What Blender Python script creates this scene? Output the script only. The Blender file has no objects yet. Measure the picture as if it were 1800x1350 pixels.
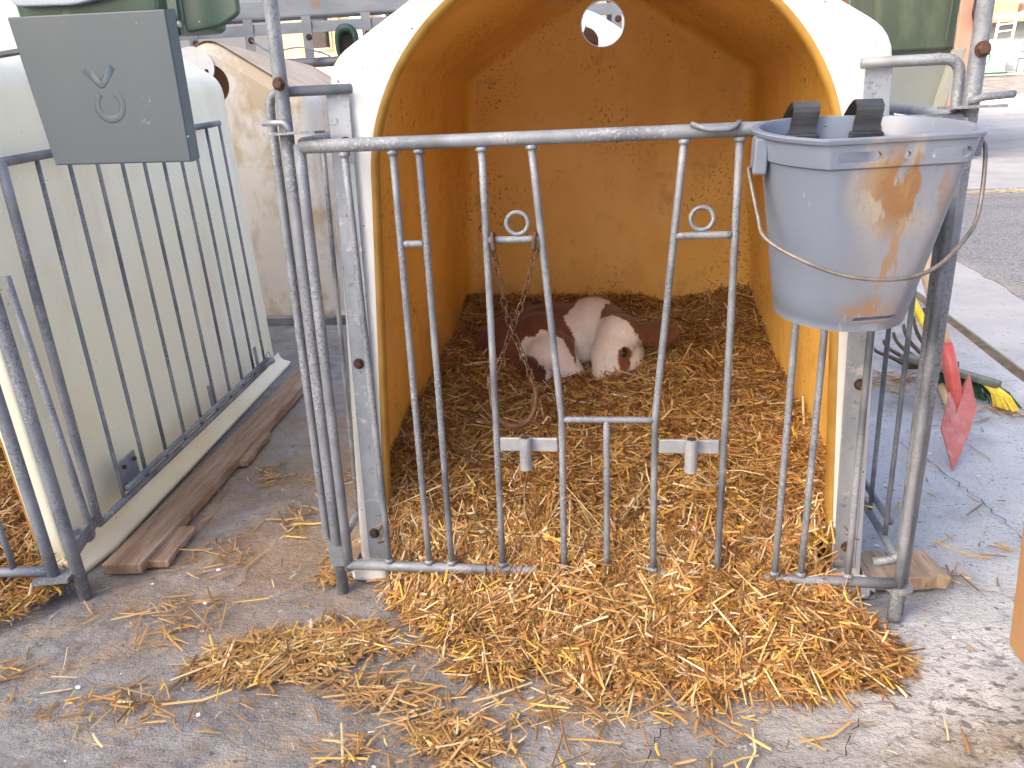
import bpy, bmesh, math, random
import numpy as np
from mathutils import Vector, Matrix, noise as mnoise

R = math.radians
rng = np.random.default_rng(7)
random.seed(7)
scene = bpy.context.scene
COL = scene.collection

# ------------------------------------------------------------------ camera, sky, sun, exposure
cam_data = bpy.data.cameras.new('camera')
cam_data.sensor_fit = 'HORIZONTAL'
cam_data.sensor_width = 36.0
cam_data.lens = 27.04
cam_data.clip_start = 0.02
cam_data.clip_end = 500.0
cam = bpy.data.objects.new('camera', cam_data)
COL.objects.link(cam)
_r = Vector((0.99127114, 0.1254489, -0.04054748))
_u = Vector((-0.0024463, 0.32500171, 0.94571027))
_f = Vector((-0.13181631, 0.9373561, -0.3224717))
mw = Matrix.Identity(4)
for i in range(3):
    mw[i][0], mw[i][1], mw[i][2] = _r[i], _u[i], -_f[i]
mw[0][3], mw[1][3], mw[2][3] = 0.6096, -1.4612, 1.0261
cam.matrix_world = mw
scene.camera = cam

SUN_ELEV = 32.0
SUN_AZ = Vector((-0.906, -0.423, 0.0)).normalized()      # horizontal direction towards the sun
world = bpy.data.worlds.new('World')
scene.world = world
world.use_nodes = True
wn = world.node_tree.nodes
wl = world.node_tree.links
bg = wn['Background']
sky = wn.new('ShaderNodeTexSky')
sky.sky_type = 'NISHITA'
sky.sun_disc = False
sky.sun_elevation = R(SUN_ELEV)
sky.sun_rotation = math.atan2(SUN_AZ.x, SUN_AZ.y)
sky.air_density = 0.7
sky.dust_density = 9.0
sky.ozone_density = 0.0
wl.new(sky.outputs[0], bg.inputs[0])
bg.inputs[1].default_value = 0.15

sun_data = bpy.data.lights.new('sun', 'SUN')
sun_data.energy = 5.0
sun_data.angle = R(0.5)
sun_data.color = (1.0, 0.955, 0.88)
sun = bpy.data.objects.new('sun', sun_data)
COL.objects.link(sun)
sdir = Vector((SUN_AZ.x * math.cos(R(SUN_ELEV)), SUN_AZ.y * math.cos(R(SUN_ELEV)), math.sin(R(SUN_ELEV))))
sun.rotation_euler = sdir.to_track_quat('Z', 'Y').to_euler()
sun.location = (-10, -6, 14)

scene.view_settings.view_transform = 'Standard'
scene.view_settings.look = 'None'
scene.view_settings.gamma = 1.0
scene.view_settings.exposure = 2.40
scene.render.engine = 'CYCLES'
scene.cycles.use_denoising = True
scene.cycles.max_bounces = 8
scene.cycles.diffuse_bounces = 5

# ------------------------------------------------------------------ materials
MATS = {}

def node(nt, t, **kw):
    n = nt.nodes.new(t)
    for k, v in kw.items():
        setattr(n, k, v)
    return n

def layered(name, c1, c2, scale=4.0, rough=0.6, metal=0.0, layers=(), bump=None, stretch=(1, 1, 1), attr=None,
            spec=0.5, rough2=None, coat=0.0, sheen=0.0, trans=0.0):
    """noise between c1 and c2, then coloured stains on top; layers: dict(col, scale, lo, hi, stretch, amt, at, rad)"""
    m = bpy.data.materials.new(name)
    m.use_nodes = True
    nt = m.node_tree
    L = nt.links
    b = nt.nodes['Principled BSDF']
    b.inputs['Roughness'].default_value = rough
    b.inputs['Metallic'].default_value = metal
    b.inputs['Specular IOR Level'].default_value = spec
    if coat:
        b.inputs['Coat Weight'].default_value = coat
        b.inputs['Coat Roughness'].default_value = 0.25
    if sheen:
        b.inputs['Sheen Weight'].default_value = sheen
    tc = node(nt, 'ShaderNodeTexCoord')

    def noisefac(sc, st=(1, 1, 1), lo=0.35, hi=0.65, detail=5.0, off=0.0):
        mp = node(nt, 'ShaderNodeMapping')
        mp.inputs['Scale'].default_value = st
        mp.inputs['Location'].default_value = (off, off * 1.7, off * 0.6)
        L.new(tc.outputs['Object'], mp.inputs['Vector'])
        n = node(nt, 'ShaderNodeTexNoise')
        n.inputs['Scale'].default_value = sc
        n.inputs['Detail'].default_value = detail
        n.inputs['Roughness'].default_value = 0.6
        L.new(mp.outputs[0], n.inputs['Vector'])
        mr = node(nt, 'ShaderNodeMapRange')
        mr.inputs['From Min'].default_value = lo
        mr.inputs['From Max'].default_value = hi
        mr.clamp = True
        L.new(n.outputs['Fac'], mr.inputs['Value'])
        return mr.outputs[0]

    def mix(fac, a, c):
        mx = node(nt, 'ShaderNodeMix', data_type='RGBA')
        L.new(fac, mx.inputs['Factor'])
        if isinstance(a, tuple):
            mx.inputs[6].default_value = (*a, 1)
        else:
            L.new(a, mx.inputs[6])
        if isinstance(c, tuple):
            mx.inputs[7].default_value = (*c, 1)
        else:
            L.new(c, mx.inputs[7])
        return mx.outputs[2]

    if attr:
        at = node(nt, 'ShaderNodeAttribute', attribute_name=attr)
        col = at.outputs['Color']
    else:
        col = mix(noisefac(scale, stretch), c1, c2)
    roughsock = None
    for i, ly in enumerate(layers):
        f = noisefac(ly.get('scale', 5), ly.get('stretch', (1, 1, 1)), ly.get('lo', 0.5), ly.get('hi', 0.6),
                     ly.get('detail', 4.0), off=3.1 * (i + 1))
        if 'mask' in ly:
            f2 = noisefac(ly['mask'], (1, 1, 1), ly.get('mlo', 0.45), ly.get('mhi', 0.6), 3.0, off=7.7 * (i + 1))
            mu = node(nt, 'ShaderNodeMath', operation='MULTIPLY')
            L.new(f, mu.inputs[0]); L.new(f2, mu.inputs[1])
            f = mu.outputs[0]
        if 'at' in ly:
            vs = node(nt, 'ShaderNodeVectorMath', operation='SUBTRACT')
            L.new(tc.outputs['Object'], vs.inputs[0]); vs.inputs[1].default_value = ly['at']
            vd = node(nt, 'ShaderNodeVectorMath', operation='DIVIDE')
            L.new(vs.outputs[0], vd.inputs[0]); vd.inputs[1].default_value = ly['rad']
            ln = node(nt, 'ShaderNodeVectorMath', operation='LENGTH')
            L.new(vd.outputs[0], ln.inputs[0])
            mr = node(nt, 'ShaderNodeMapRange')
            mr.inputs['From Min'].default_value = 1.0
            mr.inputs['From Max'].default_value = ly.get('soft', 0.4)
            mr.clamp = True
            L.new(ln.outputs['Value'], mr.inputs['Value'])
            mu = node(nt, 'ShaderNodeMath', operation='MULTIPLY')
            L.new(f, mu.inputs[0]); L.new(mr.outputs[0], mu.inputs[1])
            f = mu.outputs[0]
        mu = node(nt, 'ShaderNodeMath', operation='MULTIPLY')
        L.new(f, mu.inputs[0]); mu.inputs[1].default_value = ly.get('amt', 1.0)
        col = mix(mu.outputs[0], col, ly['col'])
    L.new(col, b.inputs['Base Color'])
    if rough2 is not None:
        f = noisefac(scale * 1.7, stretch)
        mr = node(nt, 'ShaderNodeMapRange')
        mr.inputs['To Min'].default_value = rough
        mr.inputs['To Max'].default_value = rough2
        L.new(f, mr.inputs['Value'])
        L.new(mr.outputs[0], b.inputs['Roughness'])
    if bump:
        prev = None
        for (sc, st, dist, strength) in bump:
            mp = node(nt, 'ShaderNodeMapping')
            mp.inputs['Scale'].default_value = st
            L.new(tc.outputs['Object'], mp.inputs['Vector'])
            n = node(nt, 'ShaderNodeTexNoise')
            n.inputs['Scale'].default_value = sc
            n.inputs['Detail'].default_value = 6.0
            n.inputs['Roughness'].default_value = 0.62
            L.new(mp.outputs[0], n.inputs['Vector'])
            bp = node(nt, 'ShaderNodeBump')
            bp.inputs['Distance'].default_value = dist
            bp.inputs['Strength'].default_value = strength
            L.new(n.outputs['Fac'], bp.inputs['Height'])
            if prev:
                L.new(prev, bp.inputs['Normal'])
            prev = bp.outputs[0]
        L.new(prev, b.inputs['Normal'])
    if trans:
        t = node(nt, 'ShaderNodeBsdfTranslucent')
        L.new(col, t.inputs['Color'])
        ms = node(nt, 'ShaderNodeMixShader')
        ms.inputs[0].default_value = trans
        L.new(b.outputs[0], ms.inputs[1]); L.new(t.outputs[0], ms.inputs[2])
        L.new(ms.outputs[0], nt.nodes['Material Output'].inputs['Surface'])
    MATS[name] = m
    return m

S1 = (1, 1, 1)
GALV = layered('galvanised_steel', (0.14, 0.157, 0.185), (0.27, 0.29, 0.32), 7, 0.5, 0.3, rough2=0.7, layers=[
    dict(col=(0.055, 0.063, 0.08), scale=170, lo=0.50, hi=0.60, amt=0.6, mask=3.5, mlo=0.44, mhi=0.62),
    dict(col=(0.46, 0.47, 0.485), scale=190, lo=0.53, hi=0.62, amt=0.6, mask=4.2, mlo=0.47, mhi=0.62),
    dict(col=(0.06, 0.07, 0.09), scale=3.5, lo=0.52, hi=0.64, amt=0.7),
    dict(col=(0.19, 0.105, 0.055), scale=35, lo=0.56, hi=0.70, amt=0.65, mask=3, mlo=0.52, mhi=0.66)],
    bump=[(160, S1, 0.0006, 0.6)])
GALV_PALE = layered('pale_zinc', (0.24, 0.26, 0.285), (0.37, 0.385, 0.40), 14, 0.5, 0.35, layers=[
    dict(col=(0.25, 0.28, 0.32), scale=120, lo=0.55, hi=0.62, amt=0.6, mask=8)], bump=[(140, S1, 0.0005, 0.5)])
GALV_PLATE = layered('zinc_plate', (0.25, 0.285, 0.335), (0.34, 0.37, 0.41), 22, 0.48, 0.4, stretch=(1, 1, 0.5), layers=[
    dict(col=(0.16, 0.17, 0.19), scale=60, lo=0.60, hi=0.68, amt=0.8),
    dict(col=(0.60, 0.61, 0.62), scale=35, lo=0.60, hi=0.70, amt=0.6)], bump=[(120, S1, 0.0004, 0.4)])
GALV_OLD = layered('weathered_beam_steel', (0.20, 0.22, 0.245), (0.32, 0.34, 0.365), 6, 0.55, 0.35, stretch=(0.3, 1, 1), layers=[
    dict(col=(0.34, 0.20, 0.09), scale=7, lo=0.60, hi=0.68, amt=0.8)], bump=[(80, S1, 0.001, 0.4)])
RUST = layered('rusty_steel', (0.065, 0.033, 0.019), (0.135, 0.066, 0.036), 60, 0.85, 0.15, bump=[(180, S1, 0.0008, 0.8)])
BOLT = layered('rusty_bolt', (0.050, 0.027, 0.022), (0.10, 0.050, 0.034), 120, 0.7, 0.3, bump=[(300, S1, 0.0005, 0.6)])
WHITE = layered('white_gelcoat', (0.66, 0.648, 0.625), (0.72, 0.712, 0.70), 3, 0.36, layers=[
    dict(col=(0.50, 0.45, 0.36), scale=6, lo=0.52, hi=0.72, amt=0.4, stretch=(1, 1, 0.4), detail=8.0),
    dict(col=(0.06, 0.05, 0.045), scale=95, lo=0.75, hi=0.765, amt=0.95, detail=1.0),
    dict(col=(0.25, 0.21, 0.17), scale=40, lo=0.69, hi=0.72, amt=0.6, stretch=(1, 1, 0.35))], bump=[(30, S1, 0.001, 0.15)])
CREAM = layered('cream_gelcoat', (0.89, 0.87, 0.67), (0.92, 0.91, 0.76), 2.2, 0.5, layers=[
    dict(col=(0.62, 0.50, 0.30), scale=4, lo=0.52, hi=0.75, amt=0.35, stretch=(1, 1, 0.4)),
    dict(col=(0.74, 0.54, 0.26), scale=3, lo=0.3, hi=0.6, amt=0.55, at=(0.6, 0.6, 0.02), rad=(0.25, 1.4, 0.14), soft=0.2),
    dict(col=(0.12, 0.10, 0.07), scale=110, lo=0.78, hi=0.79, amt=0.8, detail=1.0)], bump=[(25, S1, 0.001, 0.12)])
BEIGE = layered('stained_beige_gelcoat', (0.66, 0.60, 0.51), (0.74, 0.69, 0.62), 2.5, 0.45, layers=[
    dict(col=(0.50, 0.37, 0.21), scale=2.6, lo=0.47, hi=0.56, amt=0.8, detail=8.0),
    dict(col=(0.42, 0.29, 0.15), scale=9, lo=0.54, hi=0.68, amt=0.6, stretch=(1, 1, 0.3), detail=8.0),
    dict(col=(0.12, 0.09, 0.06), scale=80, lo=0.66, hi=0.70, amt=0.8, stretch=(1, 1, 0.6), detail=3.0, mask=3.0, mlo=0.5, mhi=0.7)], bump=[(25, S1, 0.001, 0.15)])
BEIGE_ROOF = layered('sandy_roof_dust', (0.56, 0.44, 0.31), (0.66, 0.55, 0.42), 3, 0.8, layers=[
    dict(col=(0.44, 0.31, 0.19), scale=5, lo=0.5, hi=0.65, amt=0.6)], bump=[(60, S1, 0.001, 0.3)])
ORANGE = layered('amber_resin_lining', (0.72, 0.415, 0.085), (0.80, 0.50, 0.13), 3, 0.5, layers=[
    dict(col=(0.56, 0.27, 0.04), scale=2.5, lo=0.5, hi=0.7, amt=0.6, stretch=(1, 1, 0.4)),
    dict(col=(0.80, 0.54, 0.18), scale=5, lo=0.55, hi=0.75, amt=0.5),
    dict(col=(0.10, 0.045, 0.012), scale=85, lo=0.585, hi=0.65, amt=0.85, detail=2.0, mask=3.2, mlo=0.47, mhi=0.63),
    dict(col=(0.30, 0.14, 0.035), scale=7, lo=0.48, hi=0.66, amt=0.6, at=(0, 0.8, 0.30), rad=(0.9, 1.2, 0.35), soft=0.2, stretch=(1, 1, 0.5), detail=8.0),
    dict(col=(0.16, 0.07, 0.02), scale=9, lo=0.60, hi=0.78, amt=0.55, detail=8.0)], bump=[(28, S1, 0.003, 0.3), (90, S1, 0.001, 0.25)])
ORANGE_EDGE = layered('amber_cut_edge', (0.33, 0.17, 0.024), (0.43, 0.25, 0.055), 14, 0.5, bump=[(60, S1, 0.002, 0.4)])
CONCRETE = layered('stained_concrete', (0.165, 0.163, 0.168), (0.285, 0.282, 0.287), 2.6, 0.80, rough2=0.95, layers=[
    dict(col=(0.38, 0.375, 0.37), scale=14, lo=0.46, hi=0.66, amt=0.55, detail=9.0),
    dict(col=(0.15, 0.14, 0.135), scale=19, lo=0.52, hi=0.68, amt=0.6, detail=9.0),
    dict(col=(0.60, 0.615, 0.635), scale=2.2, lo=0.30, hi=0.56, amt=0.85, at=(2.0, 0.6, 0), rad=(1.45, 2.2, 1), soft=0.4, detail=9.0),  # bluish white patch: brighter sky light on the right, put into the colour
    dict(col=(0.29, 0.19, 0.115), scale=4.5, lo=0.30, hi=0.56, amt=0.85, at=(-0.30, 0.62, 0), rad=(0.60, 1.05, 1), soft=0.45, detail=10.0),
    dict(col=(0.36, 0.28, 0.205), scale=9, lo=0.53, hi=0.60, amt=0.7, at=(-0.4, 0.0, 0), rad=(1.1, 1.2, 1), soft=0.4, detail=10.0),
    dict(col=(0.20, 0.15, 0.11), scale=11, lo=0.53, hi=0.62, amt=0.65, at=(-0.4, -0.3, 0), rad=(1.2, 0.9, 1), soft=0.4, detail=10.0),
    dict(col=(0.125, 0.112, 0.105), scale=4.2, lo=0.44, hi=0.62, amt=0.7, at=(0.40, -0.34, 0), rad=(0.75, 0.42, 1), soft=0.35, detail=9.0),
    dict(col=(0.19, 0.15, 0.095), scale=10, lo=0.40, hi=0.54, amt=0.9, at=(1.30, -0.42, 0), rad=(0.30, 0.16, 1), soft=0.4, detail=10.0),
    dict(col=(0.085, 0.080, 0.080), scale=30, lo=0.54, hi=0.60, amt=0.85, at=(1.36, -0.30, 0), rad=(0.46, 0.36, 1), soft=0.3, detail=6.0, stretch=(1, 1.8, 1)),
    dict(col=(0.33, 0.235, 0.13), scale=55, lo=0.54, hi=0.62, amt=0.55, at=(0.35, -0.18, 0), rad=(0.95, 0.38, 1), soft=0.5, detail=5.0),
    dict(col=(0.09, 0.08, 0.075), scale=60, lo=0.64, hi=0.70, amt=0.85, detail=3.0),
    dict(col=(0.62, 0.61, 0.60), scale=34, lo=0.69, hi=0.73, amt=0.75, detail=6.0),
    dict(col=(0.12, 0.10, 0.085), scale=150, lo=0.56, hi=0.68, amt=0.6),
    dict(col=(0.58, 0.57, 0.56), scale=170, lo=0.60, hi=0.70, amt=0.5)],
    bump=[(9, S1, 0.02, 0.6), (42, (1, 1.25, 1), 0.012, 0.9), (210, S1, 0.004, 0.9)])
CONCRETE_PALE = layered('pale_swept_concrete', (0.29, 0.293, 0.30), (0.39, 0.392, 0.395), 1.5, 0.9, layers=[
    dict(col=(0.32, 0.30, 0.27), scale=5, lo=0.58, hi=0.70, amt=0.5),
    dict(col=(0.15, 0.14, 0.12), scale=40, lo=0.70, hi=0.73, amt=0.8, detail=1.0)],
    bump=[(12, S1, 0.01, 0.3), (90, S1, 0.003, 0.4)])
ASPHALT = layered('worn_asphalt', (0.17, 0.17, 0.175), (0.23, 0.23, 0.235), 1.5, 0.92, layers=[
    dict(col=(0.40, 0.40, 0.41), scale=45, lo=0.52, hi=0.60, amt=0.65, detail=2.0),
    dict(col=(0.05, 0.05, 0.055), scale=60, lo=0.56, hi=0.64, amt=0.7, detail=2.0),
    dict(col=(0.36, 0.32, 0.26), scale=3, lo=0.42, hi=0.6, amt=0.7, at=(2.75, 3.5, 0), rad=(0.35, 3.0, 1), soft=0.2)],
    bump=[(55, S1, 0.02, 0.8)])
GRAVEL = layered('gravel', (0.20, 0.19, 0.17), (0.32, 0.30, 0.27), 3, 0.95, layers=[
    dict(col=(0.15, 0.14, 0.12), scale=14, lo=0.55, hi=0.65, amt=0.7)], bump=[(14, S1, 0.06, 0.9)])
DIRT = layered('drain_dirt', (0.085, 0.062, 0.038), (0.16, 0.12, 0.075), 20, 0.95, bump=[(50, S1, 0.01, 0.8)])
WOOD = layered('wet_brown_plank', (0.21, 0.125, 0.075), (0.35, 0.23, 0.145), 5, 0.55, stretch=(14, 1, 3), rough2=0.8, layers=[
    dict(col=(0.10, 0.055, 0.03), scale=10, lo=0.60, hi=0.68, amt=0.8, stretch=(12, 1, 2)),
    dict(col=(0.50, 0.42, 0.36), scale=6, lo=0.56, hi=0.72, amt=0.5, stretch=(6, 0.7, 2))], bump=[(10, (14, 1, 3), 0.003, 0.7)])
WOOD_PALE = layered('ash_handle_wood', (0.58, 0.40, 0.22), (0.70, 0.52, 0.31), 8, 0.55, stretch=(8, 8, 1))
WOOD_GREY = layered('weathered_plank', (0.30, 0.20, 0.13), (0.45, 0.33, 0.23), 6, 0.8, stretch=(1.5, 12, 3), layers=[
    dict(col=(0.10, 0.06, 0.04), scale=9, lo=0.60, hi=0.66, amt=0.8, stretch=(1, 12, 2))], bump=[(10, (1.5, 14, 3), 0.003, 0.7)])
BUCKET = layered('blue_grey_plastic', (0.125, 0.15, 0.205), (0.143, 0.17, 0.225), 5, 0.4, layers=[
    dict(col=(0.25, 0.255, 0.265), scale=9, lo=0.30, hi=0.60, amt=0.75, at=(0.045, -0.14, 0.13), rad=(0.10, 0.10, 0.21), soft=0.45, stretch=(1, 1, 0.5), detail=8.0),
    dict(col=(0.33, 0.27, 0.17), scale=13, lo=0.46, hi=0.54, amt=0.85, at=(0.040, -0.14, 0.215), rad=(0.095, 0.09, 0.095), soft=0.45, stretch=(1, 1, 0.6), detail=9.0),
    dict(col=(0.20, 0.095, 0.028), scale=17, lo=0.495, hi=0.535, amt=0.9, at=(0.045, -0.14, 0.20), rad=(0.085, 0.09, 0.085), soft=0.45, stretch=(1, 1, 0.5), detail=10.0),
    dict(col=(0.25, 0.15, 0.07), scale=20, lo=0.52, hi=0.56, amt=0.8, at=(0.035, -0.13, 0.12), rad=(0.05, 0.09, 0.14), soft=0.4, stretch=(1.4, 1, 0.4), detail=10.0),
    dict(col=(0.13, 0.06, 0.02), scale=130, lo=0.62, hi=0.70, amt=0.6, at=(0.035, -0.14, 0.19), rad=(0.08, 0.09, 0.11), soft=0.4, detail=4.0),
    dict(col=(0.24, 0.13, 0.05), scale=24, lo=0.42, hi=0.54, amt=0.85, at=(0.02, -0.12, 0.024), rad=(0.06, 0.07, 0.028), soft=0.4, detail=8.0),
    dict(col=(0.50, 0.50, 0.48), scale=60, lo=0.66, hi=0.72, amt=0.5, stretch=(1, 1, 0.3), mask=4)], bump=[(60, S1, 0.0006, 0.25)])
BUCKET_WIRE = layered('dull_wire', (0.10, 0.088, 0.08), (0.21, 0.19, 0.17), 40, 0.5, 0.5)
BLACK = layered('black_plastic', (0.012, 0.013, 0.016), (0.03, 0.032, 0.036), 20, 0.45, layers=[
    dict(col=(0.30, 0.30, 0.29), scale=50, lo=0.64, hi=0.70, amt=0.6, stretch=(1, 1, 0.3))], bump=[(50, (0.3, 1, 3), 0.002, 0.5)])
DARK = layered('dark_hollow', (0.02, 0.018, 0.015), (0.035, 0.03, 0.026), 10, 0.9)
GREY_BOX = layered('grey_painted_plate', (0.042, 0.063, 0.080), (0.050, 0.072, 0.090), 2, 0.45, layers=[
    dict(col=(0.42, 0.46, 0.48), scale=120, lo=0.54, hi=0.60, amt=0.7, at=(0.09, -0.12, 0.092), rad=(0.018, 0.03, 0.010), soft=0.3),
    dict(col=(0.42, 0.46, 0.48), scale=120, lo=0.56, hi=0.62, amt=0.7, at=(0.078, -0.12, 0.055), rad=(0.012, 0.03, 0.008), soft=0.3),
    dict(col=(0.07, 0.085, 0.09), scale=3, lo=0.45, hi=0.7, amt=0.5, stretch=(1, 1, 0.3), detail=6.0),
    dict(col=(0.45, 0.48, 0.50), scale=110, lo=0.80, hi=0.81, amt=0.8, detail=1.0)], bump=[(300, S1, 0.0003, 0.15)])
GREY_BOX2 = layered('olive_grey_plate', (0.17, 0.185, 0.165), (0.21, 0.225, 0.20), 3, 0.45)
OLIVE_PALE = layered('pale_olive_paint', (0.27, 0.265, 0.22), (0.31, 0.305, 0.255), 4, 0.5)
GREY_LIGHT = layered('pale_grey_plastic', (0.29, 0.33, 0.39), (0.33, 0.37, 0.43), 3, 0.45)
GREEN = layered('dark_green_plastic', (0.018, 0.055, 0.038), (0.032, 0.078, 0.055), 5, 0.4, layers=[
    dict(col=(0.16, 0.22, 0.19), scale=25, lo=0.56, hi=0.70, amt=0.5, mask=6),
    dict(col=(0.45, 0.47, 0.45), scale=60, lo=0.68, hi=0.72, amt=0.6)], bump=[(40, S1, 0.001, 0.3)])
GREEN_DUSTY = layered('dusty_green_plastic', (0.042, 0.062, 0.038), (0.064, 0.085, 0.052), 3, 0.6, layers=[
    dict(col=(0.28, 0.29, 0.19), scale=6, lo=0.48, hi=0.75, amt=0.45, stretch=(1, 1, 0.4))], bump=[(40, S1, 0.001, 0.3)])
RED = layered('red_paint', (0.58, 0.055, 0.035), (0.66, 0.09, 0.06), 4, 0.35, layers=[
    dict(col=(0.62, 0.42, 0.34), scale=30, lo=0.60, hi=0.68, amt=0.6),
    dict(col=(0.68, 0.26, 0.22), scale=5, lo=0.45, hi=0.7, amt=0.6)], bump=[(90, S1, 0.0005, 0.3)])
RED_FADED = layered('faded_red_paint', (0.50, 0.10, 0.075), (0.58, 0.20, 0.165), 9, 0.5, layers=[
    dict(col=(0.55, 0.34, 0.29), scale=16, lo=0.50, hi=0.66, amt=0.7, detail=8.0),
    dict(col=(0.20, 0.10, 0.06), scale=45, lo=0.62, hi=0.70, amt=0.7)], bump=[(90, S1, 0.0005, 0.3)])
YELLOW = layered('yellow_plastic', (0.75, 0.55, 0.01), (0.82, 0.63, 0.03), 12, 0.4)
BRISTLE_GREEN = layered('green_bristle', (0.015, 0.06, 0.03), (0.03, 0.10, 0.05), 40, 0.55)
BROOM_BACK = layered('grey_green_broom_back', (0.10, 0.115, 0.09), (0.19, 0.20, 0.16), 20, 0.6, bump=[(40, (1, 1, 1), 0.002, 0.4)])
FORK_STEEL = layered('brown_fork_steel', (0.055, 0.036, 0.024), (0.12, 0.085, 0.06), 30, 0.5, 0.4)
TAN = layered('tan_painted_wood', (0.30, 0.165, 0.075), (0.36, 0.21, 0.10), 6, 0.6, stretch=(1, 1, 0.2), bump=[(30, (1, 1, 0.2), 0.001, 0.4)])
SALMON = layered('salmon_plaster', (0.44, 0.29, 0.20), (0.50, 0.34, 0.245), 2, 0.9, bump=[(40, S1, 0.003, 0.3)])
BRICK = layered('orange_board_wall', (0.40, 0.17, 0.06), (0.52, 0.24, 0.10), 3, 0.85)
GREYWALL = layered('grey_barn_wall', (0.22, 0.23, 0.22), (0.28, 0.29, 0.28), 0.6, 0.9)
PLASTER = layered('cream_plaster', (0.72, 0.66, 0.52), (0.78, 0.72, 0.60), 0.8, 0.9)
TIMBER = layered('timber_post', (0.42, 0.22, 0.09), (0.54, 0.31, 0.14), 4, 0.7, stretch=(6, 6, 0.5))
WHITE_PAINT = layered('white_paint', (0.74, 0.74, 0.73), (0.80, 0.80, 0.79), 3, 0.5)
ROOFTILE = layered('roof_sheet', (0.22, 0.12, 0.08), (0.30, 0.17, 0.12), 2, 0.85)
HOSE = layered('green_hose', (0.05, 0.22, 0.12), (0.07, 0.28, 0.16), 10, 0.4)
STRAW = layered('straw', (0, 0, 0), (0, 0, 0), attr='Col', rough=0.48, spec=0.35, trans=0.12)
CHAFF = layered('straw_mat', (0.20, 0.105, 0.035), (0.36, 0.20, 0.07), 30, 0.95, layers=[
    dict(col=(0.06, 0.03, 0.012), scale=40, lo=0.5, hi=0.65, amt=0.8)], bump=[(60, S1, 0.01, 1.0)])
COAT = layered('calf_coat', (0, 0, 0), (0, 0, 0), attr='Col', rough=0.75, spec=0.2, sheen=0.25)
EYE = layered('wet_eye', (0.008, 0.006, 0.005), (0.012, 0.009, 0.007), 10, 0.06)
NOSE = layered('pink_nose', (0.45, 0.28, 0.22), (0.5, 0.33, 0.27), 20, 0.5)

# ------------------------------------------------------------------ object helpers
def tag(o, label=None, cat=None, group=None, kind=None):
    if label: o['label'] = label
    if cat: o['category'] = cat
    if group: o['group'] = group
    if kind: o['kind'] = kind
    return o

def thing(name, label, cat, loc=(0, 0, 0), rotz=0.0, group=None):
    o = bpy.data.objects.new(name, None)
    o.empty_display_size = 0.1
    COL.objects.link(o)
    o.location = loc
    o.rotation_euler = (0, 0, rotz)
    return tag(o, label, cat, group)

def rootloc(parent):
    p = parent
    while p.parent:
        p = p.parent
    return np.array(p.location)

def obj(name, V, F, mat, parent=None, smooth=False, local=False, loc=None):
    """V in world coordinates unless local; the mesh is stored relative to its root's base"""
    V = np.asarray(V, float).reshape(-1, 3)
    if parent is not None and not local:
        V = V - rootloc(parent)
    if loc is not None:
        V = V - np.asarray(loc)
    me = bpy.data.meshes.new(name)
    me.from_pydata(V.tolist(), [], [tuple(int(i) for i in f) for f in F])
    me.validate()
    bm = bmesh.new(); bm.from_mesh(me)
    bmesh.ops.recalc_face_normals(bm, faces=bm.faces)
    bm.to_mesh(me); bm.free()
    if smooth:
        me.polygons.foreach_set('use_smooth', [True] * len(me.polygons))
    me.materials.append(mat)
    o = bpy.data.objects.new(name, me)
    COL.objects.link(o)
    if parent is not None:
        o.parent = parent
    if loc is not None:
        o.location = loc
    return o

def soft(o, w=0.003, seg=2, angle=40):
    m = o.modifiers.new('bevel', 'BEVEL')
    m.width = w; m.segments = seg; m.limit_method = 'ANGLE'; m.angle_limit = R(angle)
    return o

def merge(parts):
    V = []; F = []; n = 0
    for v, f in parts:
        v = np.asarray(v, float).reshape(-1, 3)
        V.append(v); F += [tuple(i + n for i in q) for q in f]; n += len(v)
    return np.concatenate(V), F

def box(x0, x1, y0, y1, z0, z1):
    V = [(x, y, z) for z in (z0, z1) for y in (y0, y1) for x in (x0, x1)]
    F = [(0, 2, 3, 1), (4, 5, 7, 6), (0, 1, 5, 4), (2, 6, 7, 3), (0, 4, 6, 2), (1, 3, 7, 5)]
    return np.array(V, float), F

def beam(a, b, w, h, up=(0, 0, 1)):
    """box of width w (sideways) and height h along a-b"""
    a = np.array(a, float); b = np.array(b, float)
    d = b - a; d /= np.linalg.norm(d)
    s = np.cross(d, up); s /= np.linalg.norm(s)
    u = np.cross(s, d)
    V = []
    for p in (a, b):
        for (i, j) in ((-1, -1), (1, -1), (1, 1), (-1, 1)):
            V.append(p + s * i * w / 2 + u * j * h / 2)
    F = [(0, 1, 2, 3), (7, 6, 5, 4), (0, 4, 5, 1), (1, 5, 6, 2), (2, 6, 7, 3), (3, 7, 4, 0)]
    return np.array(V), F

def frames(P):
    P = np.asarray(P, float)
    T = np.gradient(P, axis=0)
    T /= np.linalg.norm(T, axis=1)[:, None] + 1e-12
    ref = np.array([0, 0, 1.0]) if abs(T[0][2]) < 0.9 else np.array([1.0, 0, 0])
    Ns = []
    n = np.cross(T[0], ref); n /= np.linalg.norm(n)
    for t in T:
        n = n - t * (n @ t); n /= np.linalg.norm(n) + 1e-12
        Ns.append(n.copy())
    Ns = np.array(Ns)
    B = np.cross(T, Ns)
    return T, Ns, B

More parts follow.
